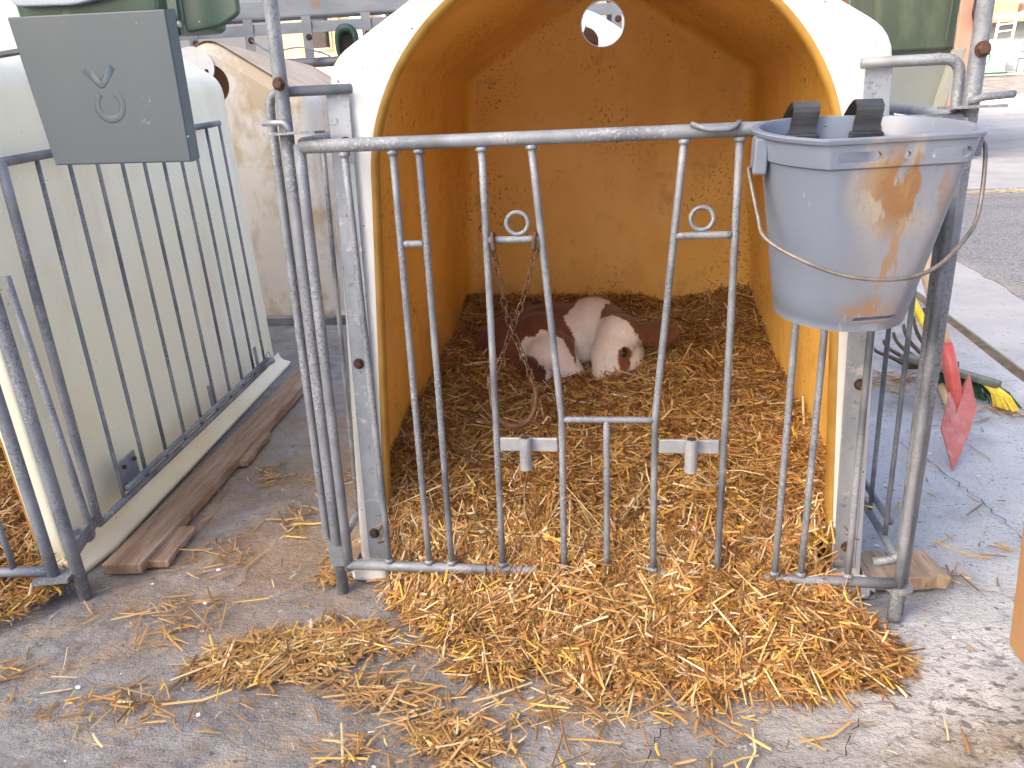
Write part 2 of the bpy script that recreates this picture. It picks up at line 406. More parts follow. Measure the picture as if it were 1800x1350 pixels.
def tube(P, r, seg=12, closed=False, squash=1.0):
    P = np.asarray(P, float)
    if closed:
        ext = np.vstack([P[-1], P, P[0]])
        T, Ns, B = frames(ext); Ns = Ns[1:-1]; B = B[1:-1]
    else:
        T, Ns, B = frames(P)
    rr = np.full(len(P), r) if np.isscalar(r) else np.asarray(r, float)
    a = np.linspace(0, 2 * math.pi, seg, endpoint=False)
    V = []
    for p, n, b, q in zip(P, Ns, B, rr):
        V.append(p + q * (np.cos(a)[:, None] * n + squash * np.sin(a)[:, None] * b))
    V = np.concatenate(V)
    F = []
    k = len(P)
    for i in range(k if closed else k - 1):
        j = (i + 1) % k
        for s in range(seg):
            t = (s + 1) % seg
            F.append((i * seg + s, i * seg + t, j * seg + t, j * seg + s))
    if not closed:
        F.append(tuple(range(seg))[::-1])
        F.append(tuple((k - 1) * seg + s for s in range(seg)))
    return V, F

def bend(P, rad, n=6):
    """round the corners of a polyline"""
    P = [np.array(p, float) for p in P]
    out = [P[0]]
    for i in range(1, len(P) - 1):
        a = P[i - 1] - P[i]; b = P[i + 1] - P[i]
        la, lb = np.linalg.norm(a), np.linalg.norm(b)
        q = min(rad, la * 0.45, lb * 0.45)
        s = P[i] + a / la * q; e = P[i] + b / lb * q
        for t in np.linspace(0, 1, n):
            out.append((1 - t) ** 2 * s + 2 * t * (1 - t) * P[i] + t * t * e)
    out.append(P[-1])
    return np.array(out)

def wob(P, amp=0.002, n=8):
    """resample a straight bar with a slight bow"""
    P = np.asarray(P, float)
    segs = []
    for a, b in zip(P[:-1], P[1:]):
        for t in np.linspace(0, 1, n, endpoint=False):
            segs.append(a + (b - a) * t)
    segs.append(P[-1])
    S = np.array(segs)
    t = np.linspace(0, 1, len(S))
    ph = rng.uniform(-1, 1, 3) * amp
    S[:, 0] += np.sin(t * math.pi) * ph[0]
    S[:, 1] += np.sin(t * math.pi) * ph[1] * 0.6
    return S

def lathe(prof, c, seg=20, axis=2):
    V = []; F = []
    a = np.linspace(0, 2 * math.pi, seg, endpoint=False)
    for (r, h) in prof:
        for t in a:
            p = [r * math.cos(t), r * math.sin(t), h]
            if axis == 1: p = [p[0], p[2], p[1]]
            if axis == 0: p = [p[2], p[0], p[1]]
            V.append(p)
    k = len(prof)
    for i in range(k - 1):
        for s in range(seg):
            t = (s + 1) % seg
            F.append((i * seg + s, i * seg + t, (i + 1) * seg + t, (i + 1) * seg + s))
    F.append(tuple(range(seg))[::-1]); F.append(tuple((k - 1) * seg + s for s in range(seg)))
    return np.array(V) + np.array(c), F

def hexbolt(c, r=0.011, axis=1, sgn=-1):
    v1, f1 = lathe([(r * 1.25, 0), (r * 1.25, sgn * 0.003)], c, 16, axis)
    c2 = np.array(c, float); c2[axis] += sgn * 0.0032
    v2, f2 = lathe([(r, 0), (r, sgn * 0.007), (r * 0.8, sgn * 0.009)], c2, 6, axis)
    return merge([(v1, f1), (v2, f2)])

def sheet(name, xs, ys, zf, mat, label=None, kind='structure'):
    X, Y = np.meshgrid(xs, ys)
    Z = zf(X, Y)
    V = np.stack([X.ravel(), Y.ravel(), Z.ravel()], 1)
    nx = len(xs)
    F = [(j * nx + i, j * nx + i + 1, (j + 1) * nx + i + 1, (j + 1) * nx + i) for j in range(len(ys) - 1) for i in range(nx - 1)]
    o = obj(name, V, F, mat, smooth=True)
    return tag(o, label, None, None, kind)

def vnoise(x, y, s, seed=0):
    """cheap smooth noise on arrays"""
    g = np.random.default_rng(seed).uniform(-1, 1, (64, 64))
    u = np.asarray(x) * s; v = np.asarray(y) * s
    i = np.floor(u).astype(int); j = np.floor(v).astype(int)
    fu = u - i; fv = v - j
    fu = fu * fu * (3 - 2 * fu); fv = fv * fv * (3 - 2 * fv)
    G = lambda a, b: g[a % 64, b % 64]
    return (G(i, j) * (1 - fu) + G(i + 1, j) * fu) * (1 - fv) + (G(i, j + 1) * (1 - fu) + G(i + 1, j + 1) * fu) * fv

# ------------------------------------------------------------------ the ground
def terrain(y):
    return np.interp(y, [-60, 9, 18, 20, 22, 26, 30, 90], [0, 0, 0.50, 0.86, 1.13, 1.82, 2.0, 2.0])

def drain_x(y):
    return 2.08 + 0.077 * y

def asphalt_x(y):
    return 2.38 + 0.135 * y + 0.035 * vnoise(np.asarray(y) * 1.0, 0 * np.asarray(y), 3.0, 5) + 0.015 * vnoise(np.asarray(y), 0 * np.asarray(y), 11.0, 6)

sheet('ground', np.linspace(-120, 120, 41), np.concatenate([[-60, -20], np.linspace(-5, 34, 60), [60, 140]]),
      lambda X, Y: terrain(Y) - 0.07, GRAVEL)

def ruled(name, xl, xr, ys, z, mat, nx=3, thick=0.06, parent_kind='structure', zfun=None, ts=None):
    """strip between two boundary curves, with a skirt down its edges"""
    V = []; F = []
    for y in ys:
        a, b = float(xl(y)), float(xr(y))
        for t in (np.linspace(0, 1, nx) if ts is None else ts):
            x = a + (b - a) * t
            V.append((x, y, z + (float(zfun(x, y)) if zfun else 0.0)))
    ny = len(ys)
    for j in range(ny - 1):
        for i in range(nx - 1):
            F.append((j * nx + i, j * nx + i + 1, (j + 1) * nx + i + 1, (j + 1) * nx + i))
    n = len(V)
    rim = [i for i in range(nx)] + [j * nx + nx - 1 for j in range(1, ny)] + [(ny - 1) * nx + i for i in range(nx - 2, -1, -1)] + [j * nx for j in range(ny - 2, 0, -1)]
    for k in rim:
        V.append((V[k][0], V[k][1], V[k][2] - thick))
    m = len(rim)
    for k in range(m):
        F.append((rim[k], n + k, n + (k + 1) % m, rim[(k + 1) % m]))
    o = obj(name, V, F, mat, smooth=False)
    return tag(o, kind=parent_kind)

ys_near = np.concatenate([np.linspace(-16.0, -0.6, 14), np.linspace(-0.58, 1.3, 170), np.linspace(1.32, 2.0, 20), np.linspace(2.1, 9.0, 50)])

TS = np.concatenate([np.linspace(0, 0.60, 40, endpoint=False), np.linspace(0.60, 1.0, 270)])

def apron_relief(x, y):
    near = max(0.0, 1.0 - max(0.0, abs(y - 0.2) - 1.2) / 1.0)
    z = 0.004 * mnoise.noise(Vector((x * 2.1, y * 2.1, 0.3)))
    z += 0.0025 * mnoise.noise(Vector((x * 9.0, y * 9.0, 1.3)))
    rough = max(0.0, 1 - ((x - 1.40) / 0.42) ** 2 - ((y + 0.30) / 0.42) ** 2)
    if near > 0.5 and -1.2 < x < 2.2:
        pit = mnoise.noise(Vector((x * 26.0, y * 34.0, 4.0))) + 0.5 * mnoise.noise(Vector((x * 55.0, y * 60.0, 2.0)))
        z += -(0.0022 + 0.013 * rough) * max(0.0, pit - 0.08)
    return min(0.0, (z - 0.004) * near)

ruled('concrete_apron', lambda y: -6.0, lambda y: drain_x(y) - 0.028, ys_near, 0.0, CONCRETE, nx=len(TS), zfun=apron_relief, ts=TS)
ruled('concrete_strip', lambda y: drain_x(y) + 0.028, lambda y: asphalt_x(y) + 0.05, np.linspace(-16, 9, 80), 0.0, CONCRETE_PALE)
ruled('drain_channel', lambda y: drain_x(y) - 0.05, lambda y: drain_x(y) + 0.05, np.linspace(-16, 9, 80), -0.008, DIRT, nx=5,
      thick=0.03, zfun=lambda x, y: 0.006 * mnoise.noise(Vector((x * 30, y * 8, 0))))
ruled('asphalt_road', lambda y: asphalt_x(y), lambda y: 16.0, np.linspace(-16, 9.0, 240), 0.005, ASPHALT, nx=4)
# yard slabs beyond the road, with an open joint at y = 11.5
ysl = [(9.01, 11.5), (11.52, 14.2), (14.22, 17.0)]
for (a, b) in ysl:
    ruled('concrete_slab', lambda y: -14.0, lambda y: 22.0, np.linspace(a, b, 4), 0.0, CONCRETE_PALE, nx=12, zfun=lambda x, y: terrain(y))
ruled('concrete_ramp', lambda y: -16.0, lambda y: 26.0, np.linspace(17.03, 22.0, 8), 0.0, CONCRETE_PALE, nx=6, zfun=lambda x, y: terrain(y))

def crack(name, pts, w=0.004):
    P = []
    pts = np.array(pts, float)
    for a, b in zip(pts[:-1], pts[1:]):
        n = 9
        for t in np.linspace(0, 1, n, endpoint=False):
            p = a + (b - a) * t
            P.append(p + rng.normal(0, 0.006, 2))
    P.append(pts[-1])
    P = np.array(P)
    d = np.gradient(P, axis=0); d /= np.linalg.norm(d, axis=1)[:, None]
    s = np.stack([-d[:, 1], d[:, 0]], 1)
    ww = w * (0.35 + rng.random(len(P)))
    V = []
    for p, q, k in zip(P, s, ww):
        V.append((p[0] + q[0] * k / 2, p[1] + q[1] * k / 2, 0.0015)); V.append((p[0] - q[0] * k / 2, p[1] - q[1] * k / 2, 0.0015))
    F = [(2 * i, 2 * i + 1, 2 * i + 3, 2 * i + 2) for i in range(len(P) - 1)]
    tag(obj(name, V, F, DARK), kind='structure')

crack('concrete_crack', [(1.52, 0.95), (1.58, 0.72), (1.60, 0.55), (1.61, 0.35), (1.66, 0.1)], 0.003)
crack('concrete_crack', [(0.62, -0.52), (0.66, -0.42), (0.70, -0.36), (0.80, -0.33)], 0.0022)
crack('concrete_crack', [(0.80, -0.45), (0.92, -0.42), (1.00, -0.38), (1.04, -0.30)], 0.002)

# ------------------------------------------------------------------ calf hutch
def hutch_profile(w0, w1, zs, zr, n_per=9, rs=0.10, rr=0.13):
    """open outline from bottom left over the ridge to bottom right, (x, z)"""
    pts = [(-w0, 0.0), (-w1, zs), (0.0, zr), (w1, zs), (w0, 0.0)]
    P = [np.array(p) for p in pts]
    out = []
    def arc(p0, p1, p2, r):
        a = p0 - p1; b = p2 - p1
        a /= np.linalg.norm(a); b /= np.linalg.norm(b)
        s = p1 + a * r; e = p1 + b * r
        return [(1 - t) ** 2 * s + 2 * t * (1 - t) * p1 + t * t * e for t in np.linspace(0, 1, n_per)]
    A = arc(P[0], P[1], P[2], rs); B = arc(P[1], P[2], P[3], rr); C = arc(P[2], P[3], P[4], rs)
    def line(a, b, n): return [a + (b - a) * t for t in np.linspace(0, 1, n)]
    out += line(P[0], A[0], 8)[:-1] + A + line(A[-1], B[0], 5)[1:-1] + B + line(B[-1], C[0], 5)[1:-1] + C + line(C[-1], P[4], 8)[1:]
    return np.array(out)

def arch_profile(N, a0, a1, z1, h):
    """arch opening outline matched point by point by fraction"""
    leg = 0.62 * z1
    out = []
    n1 = N // 4
    for t in np.linspace(0, 1, n1, endpoint=False):
        out.append((-a0 + (a0 - a1) * t, z1 * t))
    n2 = N - 2 * n1
    for t in np.linspace(math.pi, 0, n2):
        out.append((a1 * math.cos(t), z1 + h * math.sin(t)))
    for t in np.linspace(1, 0, n1 + 1)[1:]:
        out.append((a0 - (a0 - a1) * t, z1 * t))
    return np.array(out)

def inset(P, d):
    T = np.gradient(P, axis=0); T /= np.linalg.norm(T, axis=1)[:, None]
    Nn = np.stack([T[:, 1], -T[:, 0]], 1)     # to the right of travel = inwards
    Q = P + Nn * d
    Q[0, 1] = P[0, 1]; Q[-1, 1] = P[-1, 1]
    return Q

def resample(P, N):
    d = np.concatenate([[0], np.cumsum(np.linalg.norm(np.diff(P, axis=0), axis=1))])
    t = np.linspace(0, d[-1], N)
    return np.stack([np.interp(t, d, P[:, 0]), np.interp(t, d, P[:, 1])], 1)

def loops_mesh(loops):
    n = len(loops[0]); V = np.concatenate([np.asarray(l) for l in loops]); F = []
    for k in range(len(loops) - 1):
        for i in range(n - 1):
            F.append((k * n + i, k * n + i + 1, (k + 1) * n + i + 1, (k + 1) * n + i))
    return V, F

def L3(P, y, dz=0.0):
    return np.stack([P[:, 0], np.full(len(P), y), P[:, 1] + dz], 1)

def cap(P, y, hole_c, hole_r, nin=3, bow=0.0, nseg=40):
    """wall closing the profile, with a round hole; ring-wise from the outline to the hole"""
    nb = 14
    bot = np.stack([np.linspace(P[-1, 0], P[0, 0], nb)[1:-1], np.zeros(nb - 2)], 1)
    ring = np.vstack([P, bot])
    c = np.array(hole_c)
    d = ring - c
    u = d / np.linalg.norm(d, axis=1)[:, None]
    h = c + u * hole_r
    V = []; F = []; n = len(ring)
    for k in range(nin + 1):
        t = k / nin
        q = ring * (1 - t) + h * t
        for p in q:
            V.append((p[0], y, p[1]))
    for k in range(nin):
        for i in range(n):
            j = (i + 1) % n
            F.append((k * n + i, k * n + j, (k + 1) * n + j, (k + 1) * n + i))
    return np.array(V), F

NP = 121
def make_hutch(label, loc, rotz, outer, inner, edge, L=1.40, w0=0.575, w1=0.520, zs=1.150, zr=1.455, rise=0.03,
               hole=(-0.01, 1.33), hole_r=0.075, flip=False, roof=None, group=None, flange=0.05, back_taper=0.03):
    """local frame: x across, y from the opening (0) to the back (L), z up"""
    t = thing('calf_hutch', label, 'calf hutch', loc, rotz, group)
    arch = arch_profile(NP, 0.512, 0.455, 0.91, 0.425)
    fine = resample(hutch_profile(w0, w1, zs, zr, rs=0.048, rr=0.10), 900)
    ca = np.array([0.0, -0.001])
    fang = np.unwrap(np.arctan2(fine[:, 1] - ca[1], fine[:, 0] - ca[0])[::-1])[::-1]
    aang = np.unwrap(np.arctan2(arch[:, 1] - ca[1], arch[:, 0] - ca[0])[::-1])[::-1]
    prof = np.stack([np.interp(-aang, -fang, fine[:, 0]), np.interp(-aang, -fang, fine[:, 1])], 1)
    prof[0], prof[-1] = fine[0], fine[-1]
    finei = resample(hutch_profile(w0, w1, zs, zr, rs=0.035, rr=0.05), 900)
    fangi = np.unwrap(np.arctan2(finei[:, 1] - ca[1], finei[:, 0] - ca[0])[::-1])[::-1]
    profi = np.stack([np.interp(-aang, -fangi, finei[:, 0]), np.interp(-aang, -fangi, finei[:, 1])], 1)
    profi[0], profi[-1] = finei[0], finei[-1]
    def sec(y, ins, k=0):
        s = 1.0 - back_taper * (y / L)
        Q = inset(profi if k else prof, ins).copy()
        Q[:, 0] *= s
        Q[:, 1] *= 1 + rise * (y / L) / 1.2
        return L3(Q, y)
    th = 0.013
    shell_loops = [L3(arch, 0.002), L3(inset(arch, -0.005), 0.0)]
    outer_front = sec(0.0, 0.012)
    for q in (0.33, 0.66):
        A = shell_loops[1].copy(); 
        shell_loops.append(A * (1 - q) + np.column_stack([outer_front[:, 0], np.full(NP, 0.0), outer_front[:, 2]]) * q)
    shell_loops += [outer_front, sec(0.003, 0.006), sec(0.008, 0.002), sec(0.018, 0.0)]
    for q in np.linspace(0.1, 0.9, 7):
        shell_loops.append(sec(L * q, 0.0))
    shell_loops += [sec(L - 0.06, 0.0), sec(L - 0.025, 0.012), sec(L - 0.008, 0.035), sec(L, 0.06)]
    V1, F1 = loops_mesh(shell_loops)
    Pb = sec(L, 0.06)[:, [0, 2]]
    V2, F2 = cap(Pb, L, hole, hole_r)
    shell = obj('shell', *merge([(V1, F1), (V2, F2)]), outer, t, smooth=True, local=True)
    # lining
    lin = [L3(inset(arch, 0.011), 0.030), L3(inset(arch, 0.006), 0.040)]
    lin += [sec(0.060, th + 0.03, 1), sec(0.09, th, 1)]
    for q in np.linspace(0.15, 0.9, 7):
        lin.append(sec(L * q, th, 1))
    lin += [sec(L - 0.06, th, 1), sec(L - 0.034, th + 0.006, 1), sec(L - 0.021, th + 0.018, 1), sec(L - 0.016, th + 0.035, 1)]
    V3, F3 = loops_mesh(lin)
    Pc = sec(L - 0.016, th + 0.035, 1)[:, [0, 2]]
    V4, F4 = cap(Pc, L - 0.016, hole, hole_r)
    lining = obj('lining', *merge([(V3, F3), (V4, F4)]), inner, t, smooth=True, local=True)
    # cut rim of the arch
    rim = [L3(arch, 0.002), L3(inset(arch, 0.007), 0.004), L3(inset(arch, 0.011), 0.009), L3(inset(arch, 0.012), 0.018), L3(inset(arch, 0.011), 0.030)]
    obj('arch_rim', *loops_mesh(rim), edge, t, smooth=True, local=True)
    a = np.linspace(0, 2 * math.pi, 40, endpoint=False)
    ring = [[(hole[0] + r * math.cos(q), y, hole[1] + r * math.sin(q)) for q in a] + [(hole[0] + r, y, hole[1])] for r, y in
            ((hole_r, L - 0.017), (hole_r - 0.003, L - 0.012), (hole_r - 0.003, L - 0.004), (hole_r, L + 0.001))]
    obj('vent_rim', *loops_mesh([np.array(q) for q in ring]), WHITE if outer is WHITE else outer, t, smooth=True, local=True)
    # base flange along both sides and the feet in front
    for s in (-1, 1):
        fl = []
        ysq = np.linspace(-0.0, L, 16)
        prof_f = [(0.004, 0.060), (0.012, 0.036), (0.026, 0.023), (flange, 0.017), (flange + 0.006, 0.010), (flange + 0.004, 0.0), (0.0, 0.0)]
        for (dx, z) in prof_f:
            row = []
            for y in ysq:
                sc = 1.0 - back_taper * (y / L)
                e = 1.0
                if y < 0.05: e = 0.55 + 0.45 * (y / 0.05) ** 0.5
                row.append((s * (w0 * sc - 0.003 + dx * e), y - (0.012 if y == 0 else 0), z))
            fl.append(np.array(row))
        obj('base_flange', *loops_mesh(fl), outer, t, smooth=True, local=True)
        V, F = merge([box(s * 0.545 - 0.045, s * 0.545 + 0.045, -0.022, 0.012, 0.0, 0.05)])
        soft(obj('front_foot', V, F, outer, t, local=True), 0.012, 3)
    if roof:
        rl = []
        pr = prof[(prof[:, 1] > zs + 0.03)]
        for y in np.linspace(0.03, L - 0.03, 10):
            s = 1.0 - back_taper * (y / L)
            Q = pr.copy(); Q[:, 0] *= s; Q[:, 1] = Q[:, 1] * (1 + rise * (y / L) / 1.2) + 0.004
            rl.append(L3(Q, y))
        obj('dusty_roof', *loops_mesh(rl), roof, t, smooth=True, local=True)
    return t

Y0 = 0.085
CX = 0.578
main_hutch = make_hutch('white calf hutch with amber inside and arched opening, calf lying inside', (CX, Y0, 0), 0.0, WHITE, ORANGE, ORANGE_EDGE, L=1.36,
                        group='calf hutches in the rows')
left_hutch = make_hutch('cream white calf hutch on the left, barred panel along its side', (-1.299, -0.02, 0), R(6.2), CREAM, ORANGE, ORANGE_EDGE, L=1.76, zs=1.185, zr=1.50, rise=0.05,
                        hole=(0.0, 1.35), group='calf hutches in the rows')
back_hutch = make_hutch('stained beige hutch seen from behind, sandy roof and flap on its vent', (-1.47, 2.58 + 1.36, 0), R(180), BEIGE, ORANGE, ORANGE_EDGE, L=1.36, zr=1.47, zs=1.16,
                        hole=(-0.005, 1.27), hole_r=0.10, roof=BEIGE_ROOF, group='calf hutches in the rows')
back_hutch2 = make_hutch('pale hutch glimpsed through the round vent of the white hutch', (0.47, 2.05 + 1.36, 0), R(180), WHITE, ORANGE, ORANGE_EDGE, L=1.36, zr=1.45, zs=1.13,
                         hole=(-0.012, 1.325), hole_r=0.062, roof=None, group='calf hutches in the rows')

def vent_flap(hutch, c, r, drop, L):
    """rounded cover hung by one bolt over the vent, swung aside; local frame of the hutch"""
    a = np.linspace(0, 2 * math.pi, 40, endpoint=False)
    V = []
    for y in (L + 0.006, L + 0.012):
        for q in a:
            rr = r * (1 + 0.16 * max(0, math.cos(q - math.pi * 0.75)) )
            V.append((c[0] + rr * math.cos(q), y, c[1] + rr * 0.86 * math.sin(q)))
    n = len(a)
    F = [tuple(range(n)), tuple(range(2 * n - 1, n - 1, -1))] + [(i, (i + 1) % n, n + (i + 1) % n, n + i) for i in range(n)]
    soft(obj('vent_flap', V, F, WHITE, hutch, local=True), 0.002, 2)
    bp = np.array([c[0] + drop[0], L + 0.0125, c[1] + drop[1]])
    v, f = lathe([(0.011, 0), (0.011, 0.003), (0.007, 0.008)], bp, 10, 1)
    obj('flap_bolt', v, f, BOLT, hutch, local=True)

vent_flap(back_hutch, (0.085, 1.345), 0.115, (-0.085, -0.01), 1.36)
vent_flap(back_hutch2, (0.048, 1.385), 0.058, (-0.035, -0.005), 1.36)
# dark sill at the foot of the beige hutch
v, f = box(-0.60, 0.60, 1.37, 1.42, 0.0, 0.045)
soft(obj('back_sill', v, f, GALV, back_hutch, local=True), 0.004)

# galvanised brackets on the front of the white hutch, with bolts
def bracket(x_top, x_bot, w, zt, zb, y):
    V = []
    for yy in (y, y + 0.006):
        V += [(x_bot - w / 2, yy, zb), (x_bot + w / 2, yy, zb), (x_top + w / 2, yy, zt), (x_top - w / 2, yy, zt)]
    F = [(0, 1, 2, 3), (7, 6, 5, 4), (0, 4, 5, 1), (1, 5, 6, 2), (2, 6, 7, 3), (3, 7, 4, 0)]
    o = soft(obj('mounting_strip', V, F, GALV_PLATE, main_hutch), 0.0015, 1)
    return o
ml = bracket(0.078, 0.058, 0.046, 1.10, 0.06, 0.072)
mr_ = bracket(1.071, 1.108, 0.046, 1.105, 0.075, 0.072)
for (p, x, z) in ((ml, 0.085, 1.00), (ml, 0.062, 0.545), (ml, 0.055, 0.13), (mr_, 1.078, 1.00), (mr_, 1.098, 0.50), (mr_, 1.107, 0.13)):
    obj('bolt', *hexbolt((x, 0.0715, z), 0.0095), BOLT, p)

# ------------------------------------------------------------------ front gate of the white hutch
gate = thing('barred_gate', 'galvanised head-bay gate across the white hutch, with grey bucket and chain hung on it', 'gate', (0.6, 0, 0.07),
             group='barred gates of the pens')
def bar(name, P, r, parent, amp=0.0015, mat=GALV, seg=12):
    return obj(name, *tube(wob(P, amp), r, seg), mat, parent, smooth=True)
bar('top_rail', [(0.02, 0, 0.997), (1.19, 0, 0.997)], 0.0125, gate, 0.001)
bar('bottom_rail', [(0.012, 0, 0.088), (1.19, 0, 0.088)], 0.0112, gate, 0.001)
bar('stile', [(0.016, 0, 1.002), (0.012, 0, 0.075)], 0.0108, gate, 0.0)
bar('stile', [(1.193, 0, 1.002), (1.195, 0, 0.075)], 0.0095, gate, 0.0)
for P in ([(0.104, 0, 0.985), (0.108, 0, 0.10)], [(0.198, 0, 0.985), (0.200, 0, 0.10)], [(0.248, 0, 0.985), (0.251, 0, 0.10)],
          [(0.366, 0, 0.985), (0.366, 0, 0.10)], [(0.458, 0, 0.985), (0.503, 0, 0.45), (0.502, 0, 0.10)],
          [(0.594, 0, 0.445), (0.594, 0, 0.10)], [(0.732, 0, 0.985), (0.691, 0, 0.45), (0.693, 0, 0.10)],
          [(0.828, 0, 0.985), (0.827, 0, 0.10)], [(0.949, 0, 0.985), (0.946, 0, 0.10)], [(1.001, 0, 0.985), (0.999, 0, 0.10)],
          [(1.080, 0, 0.985), (1.093, 0, 0.10)]):
    bar('upright_bar', P, 0.0070, gate)
for P in ([(0.205, 0, 0.810), (0.243, 0, 0.810)], [(0.372, 0, 0.814), (0.470, 0, 0.814)], [(0.722, 0, 0.814), (0.822, 0, 0.814)],
          [(0.502, 0, 0.447), (0.692, 0, 0.447)]):
    bar('rung', P, 0.0068, gate, 0.0005)
for cx in (0.427, 0.768):
    a = np.linspace(0, 2 * math.pi, 32, endpoint=False)
    P = np.stack([cx + 0.0205 * np.cos(a), np.zeros(32), 0.8445 + 0.0205 * np.sin(a)], 1)
    obj('drinker_ring', *tube(P, 0.0042, 8, closed=True), GALV, gate, smooth=True)
for (x0, x1, xc) in ((0.374, 0.494, 0.428), (0.700, 0.819, 0.763)):
    v, f = box(x0, x1, -0.004, 0.004, 0.376, 0.406)
    pl = soft(obj('teat_plate', v, f, GALV_PALE, gate), 0.002, 1)
    P = [(xc, -0.013, 0.412), (xc, -0.013, 0.341)]
    V1, F1 = tube(P, 0.0125, 16)
    obj('teat_tube', V1, F1, GALV_PALE, pl, smooth=False)
    v, f = lathe([(0.0095, 0.0), (0.0095, 0.0006)], (xc, -0.013, 0.4123), 16)
    obj('tube_bore', v, f, DARK, pl)
P = bend([(0.742, -0.012, 1.010), (0.770, -0.026, 0.999), (0.812, -0.024, 0.999), (0.824, -0.010, 1.010)], 0.012)
obj('rail_hook', *tube(P, 0.0045, 8), GALV, gate, smooth=True)

# weld beads where bars meet the rails
bead = []
for x in (0.104, 0.198, 0.248, 0.366, 0.458, 0.732, 0.828, 0.949, 1.001, 1.080):
    bead.append(lathe([(0.004, -0.004), (0.0108, -0.0015), (0.0112, 0.002), (0.009, 0.006)], (x, 0, 0.979), 10))
for x in (0.108, 0.200, 0.251, 0.366, 0.502, 0.594, 0.693, 0.827, 0.946, 0.999, 1.093):
    bead.append(lathe([(0.009, -0.006), (0.0108, -0.002), (0.0104, 0.002), (0.005, 0.005)], (x, 0, 0.104), 10))
obj('weld_beads', *merge(bead), GALV, gate, smooth=True)['kind'] = 'stuff'

# pen posts and their fittings
def pen_post(label, x, y, top, lean=(0, 0), side=1):
    t = thing('pen_post', label, 'post', (x, y, 0), group='tall posts at the pen corners')
    P = [(x, y, 0.0), (x + lean[0], y + lean[1], top)]
    obj('tube', *tube(wob(P, 0.001), 0.0134, 16), GALV, t, smooth=True)
    return t
pl_ = pen_post('tall galvanised post at the left corner of the white hutch gate', -0.021, 0.026, 1.75, (0.010, 0.0))
obj('bolt', *hexbolt((-0.010, 0.0085, 1.110), 0.010), BOLT, pl_)
v, f = box(-0.044, 0.056, -0.015, 0.040, 1.020, 1.025)
obj('latch_plate', v, f, GALV, pl_)
P = bend([(-0.052, 0.005, 1.042), (-0.005, -0.002, 1.042), (0.004, 0.0, 1.024)], 0.012)
obj('latch_pin', *tube(P, 0.0055, 8), GALV_PALE, pl_, smooth=True)
v, f = box(-0.038, -0.005, 0.012, 0.020, 0.075, 0.125)
obj('hinge_lug', v, f, GALV, pl_)
pr_ = pen_post('tall galvanised post at the right corner, behind the bucket rim', 1.208, 0.024, 1.75, (0.006, 0.0))
obj('bolt', *hexbolt((1.212, 0.0085, 1.108), 0.0105), BOLT, pr_)
v, f = box(1.165, 1.255, -0.015, 0.042, 1.016, 1.021)
obj('latch_plate', v, f, GALV, pr_)
P = bend([(1.195, -0.006, 1.026), (1.213, -0.016, 1.033), (1.262, -0.016, 1.036)], 0.01)
obj('latch_pin', *tube(P, 0.0062, 8), GALV, pr_, smooth=True)
v, f = lathe([(0.020, 0.0), (0.028, 0.004), (0.028, 0.010), (0.019, 0.014)], (1.200, 0.010, 0.066), 16)
obj('foot_collar', v, f, GALV, pr_)
# straight foot below the right gate stile
bar('foot', [(1.195, 0.0, 0.074), (1.195, 0.0, 0.0)], 0.0135, pr_, 0)

# bent side frames between hutch and posts
def side_frame(label, x0, x1, y0, y1):
    """x0 at the hutch strip, x1 at the outer bend"""
    t = thing('tube_frame', label, 'fence frame', (x1, y1, 0.05), group='bent tube frames beside the gate')
    s = 1 if x1 > x0 else -1
    P = bend([(x0, y0, 1.098), (x1, y1, 1.098), (x1 + s * (0.014 if s > 0 else 0.0), y1, 0.115), (x1 - s * 0.04, y1, 0.105)], 0.030, 8)
    obj('frame_tube', *tube(P, 0.0095, 12), GALV, t, smooth=True)
    return t
sfl = side_frame('bent galvanised tube frame left of the white hutch', 0.112, -0.053, 0.056, 0.050)
sfr = side_frame('bent galvanised tube frame right of the white hutch', 1.036, 1.198, 0.056, 0.052)

# long barred panels down the sides of the hutches
def side_panel(label, fb, rb, ft, rt, n, mat=GALV, first_thick=True, plates=True):
    """fb/rb: front and rear bottom, ft/rt: front and rear top corners"""
    fb, rb, ft, rt = [np.array(p, float) for p in (fb, rb, ft, rt)]
    t = thing('barred_fence', label, 'fence panel', (fb[0], fb[1], fb[2]), group='barred side panels of the pens')
    bar('top_rail', [ft, rt], 0.0105, t, 0.002, mat)
    bar('bottom_rail', [fb, rb], 0.0092, t, 0.002, mat)
    off = np.array([0, 0, 0.032])
    d = (rb - fb)
    n_out = np.cross(d, ft - fb); n_out /= np.linalg.norm(n_out)
    q = n_out * 0.012
    bar('lower_rail', [fb + d * 0.10 + off + q, rb + off + q], 0.0078, t, 0.001, mat)
    for k in range(n):
        s = k / (n - 1)
        bar('upright_bar', [fb + (rb - fb) * s, ft + (rt - ft) * s], 0.0112 if (k == 0 and first_thick) else 0.0054, t, 0.0015, mat)
    return t, fb, rb, n_out
lp, fb, rb, no = side_panel('barred panel fixed along the cream hutch side', (-0.664, 0.095, 0.118), (-0.806, 1.389, 0.118), (-0.732, 0.145, 0.987), (-0.880, 1.455, 1.066), 11)
dd = (rb - fb) / np.linalg.norm(rb - fb)
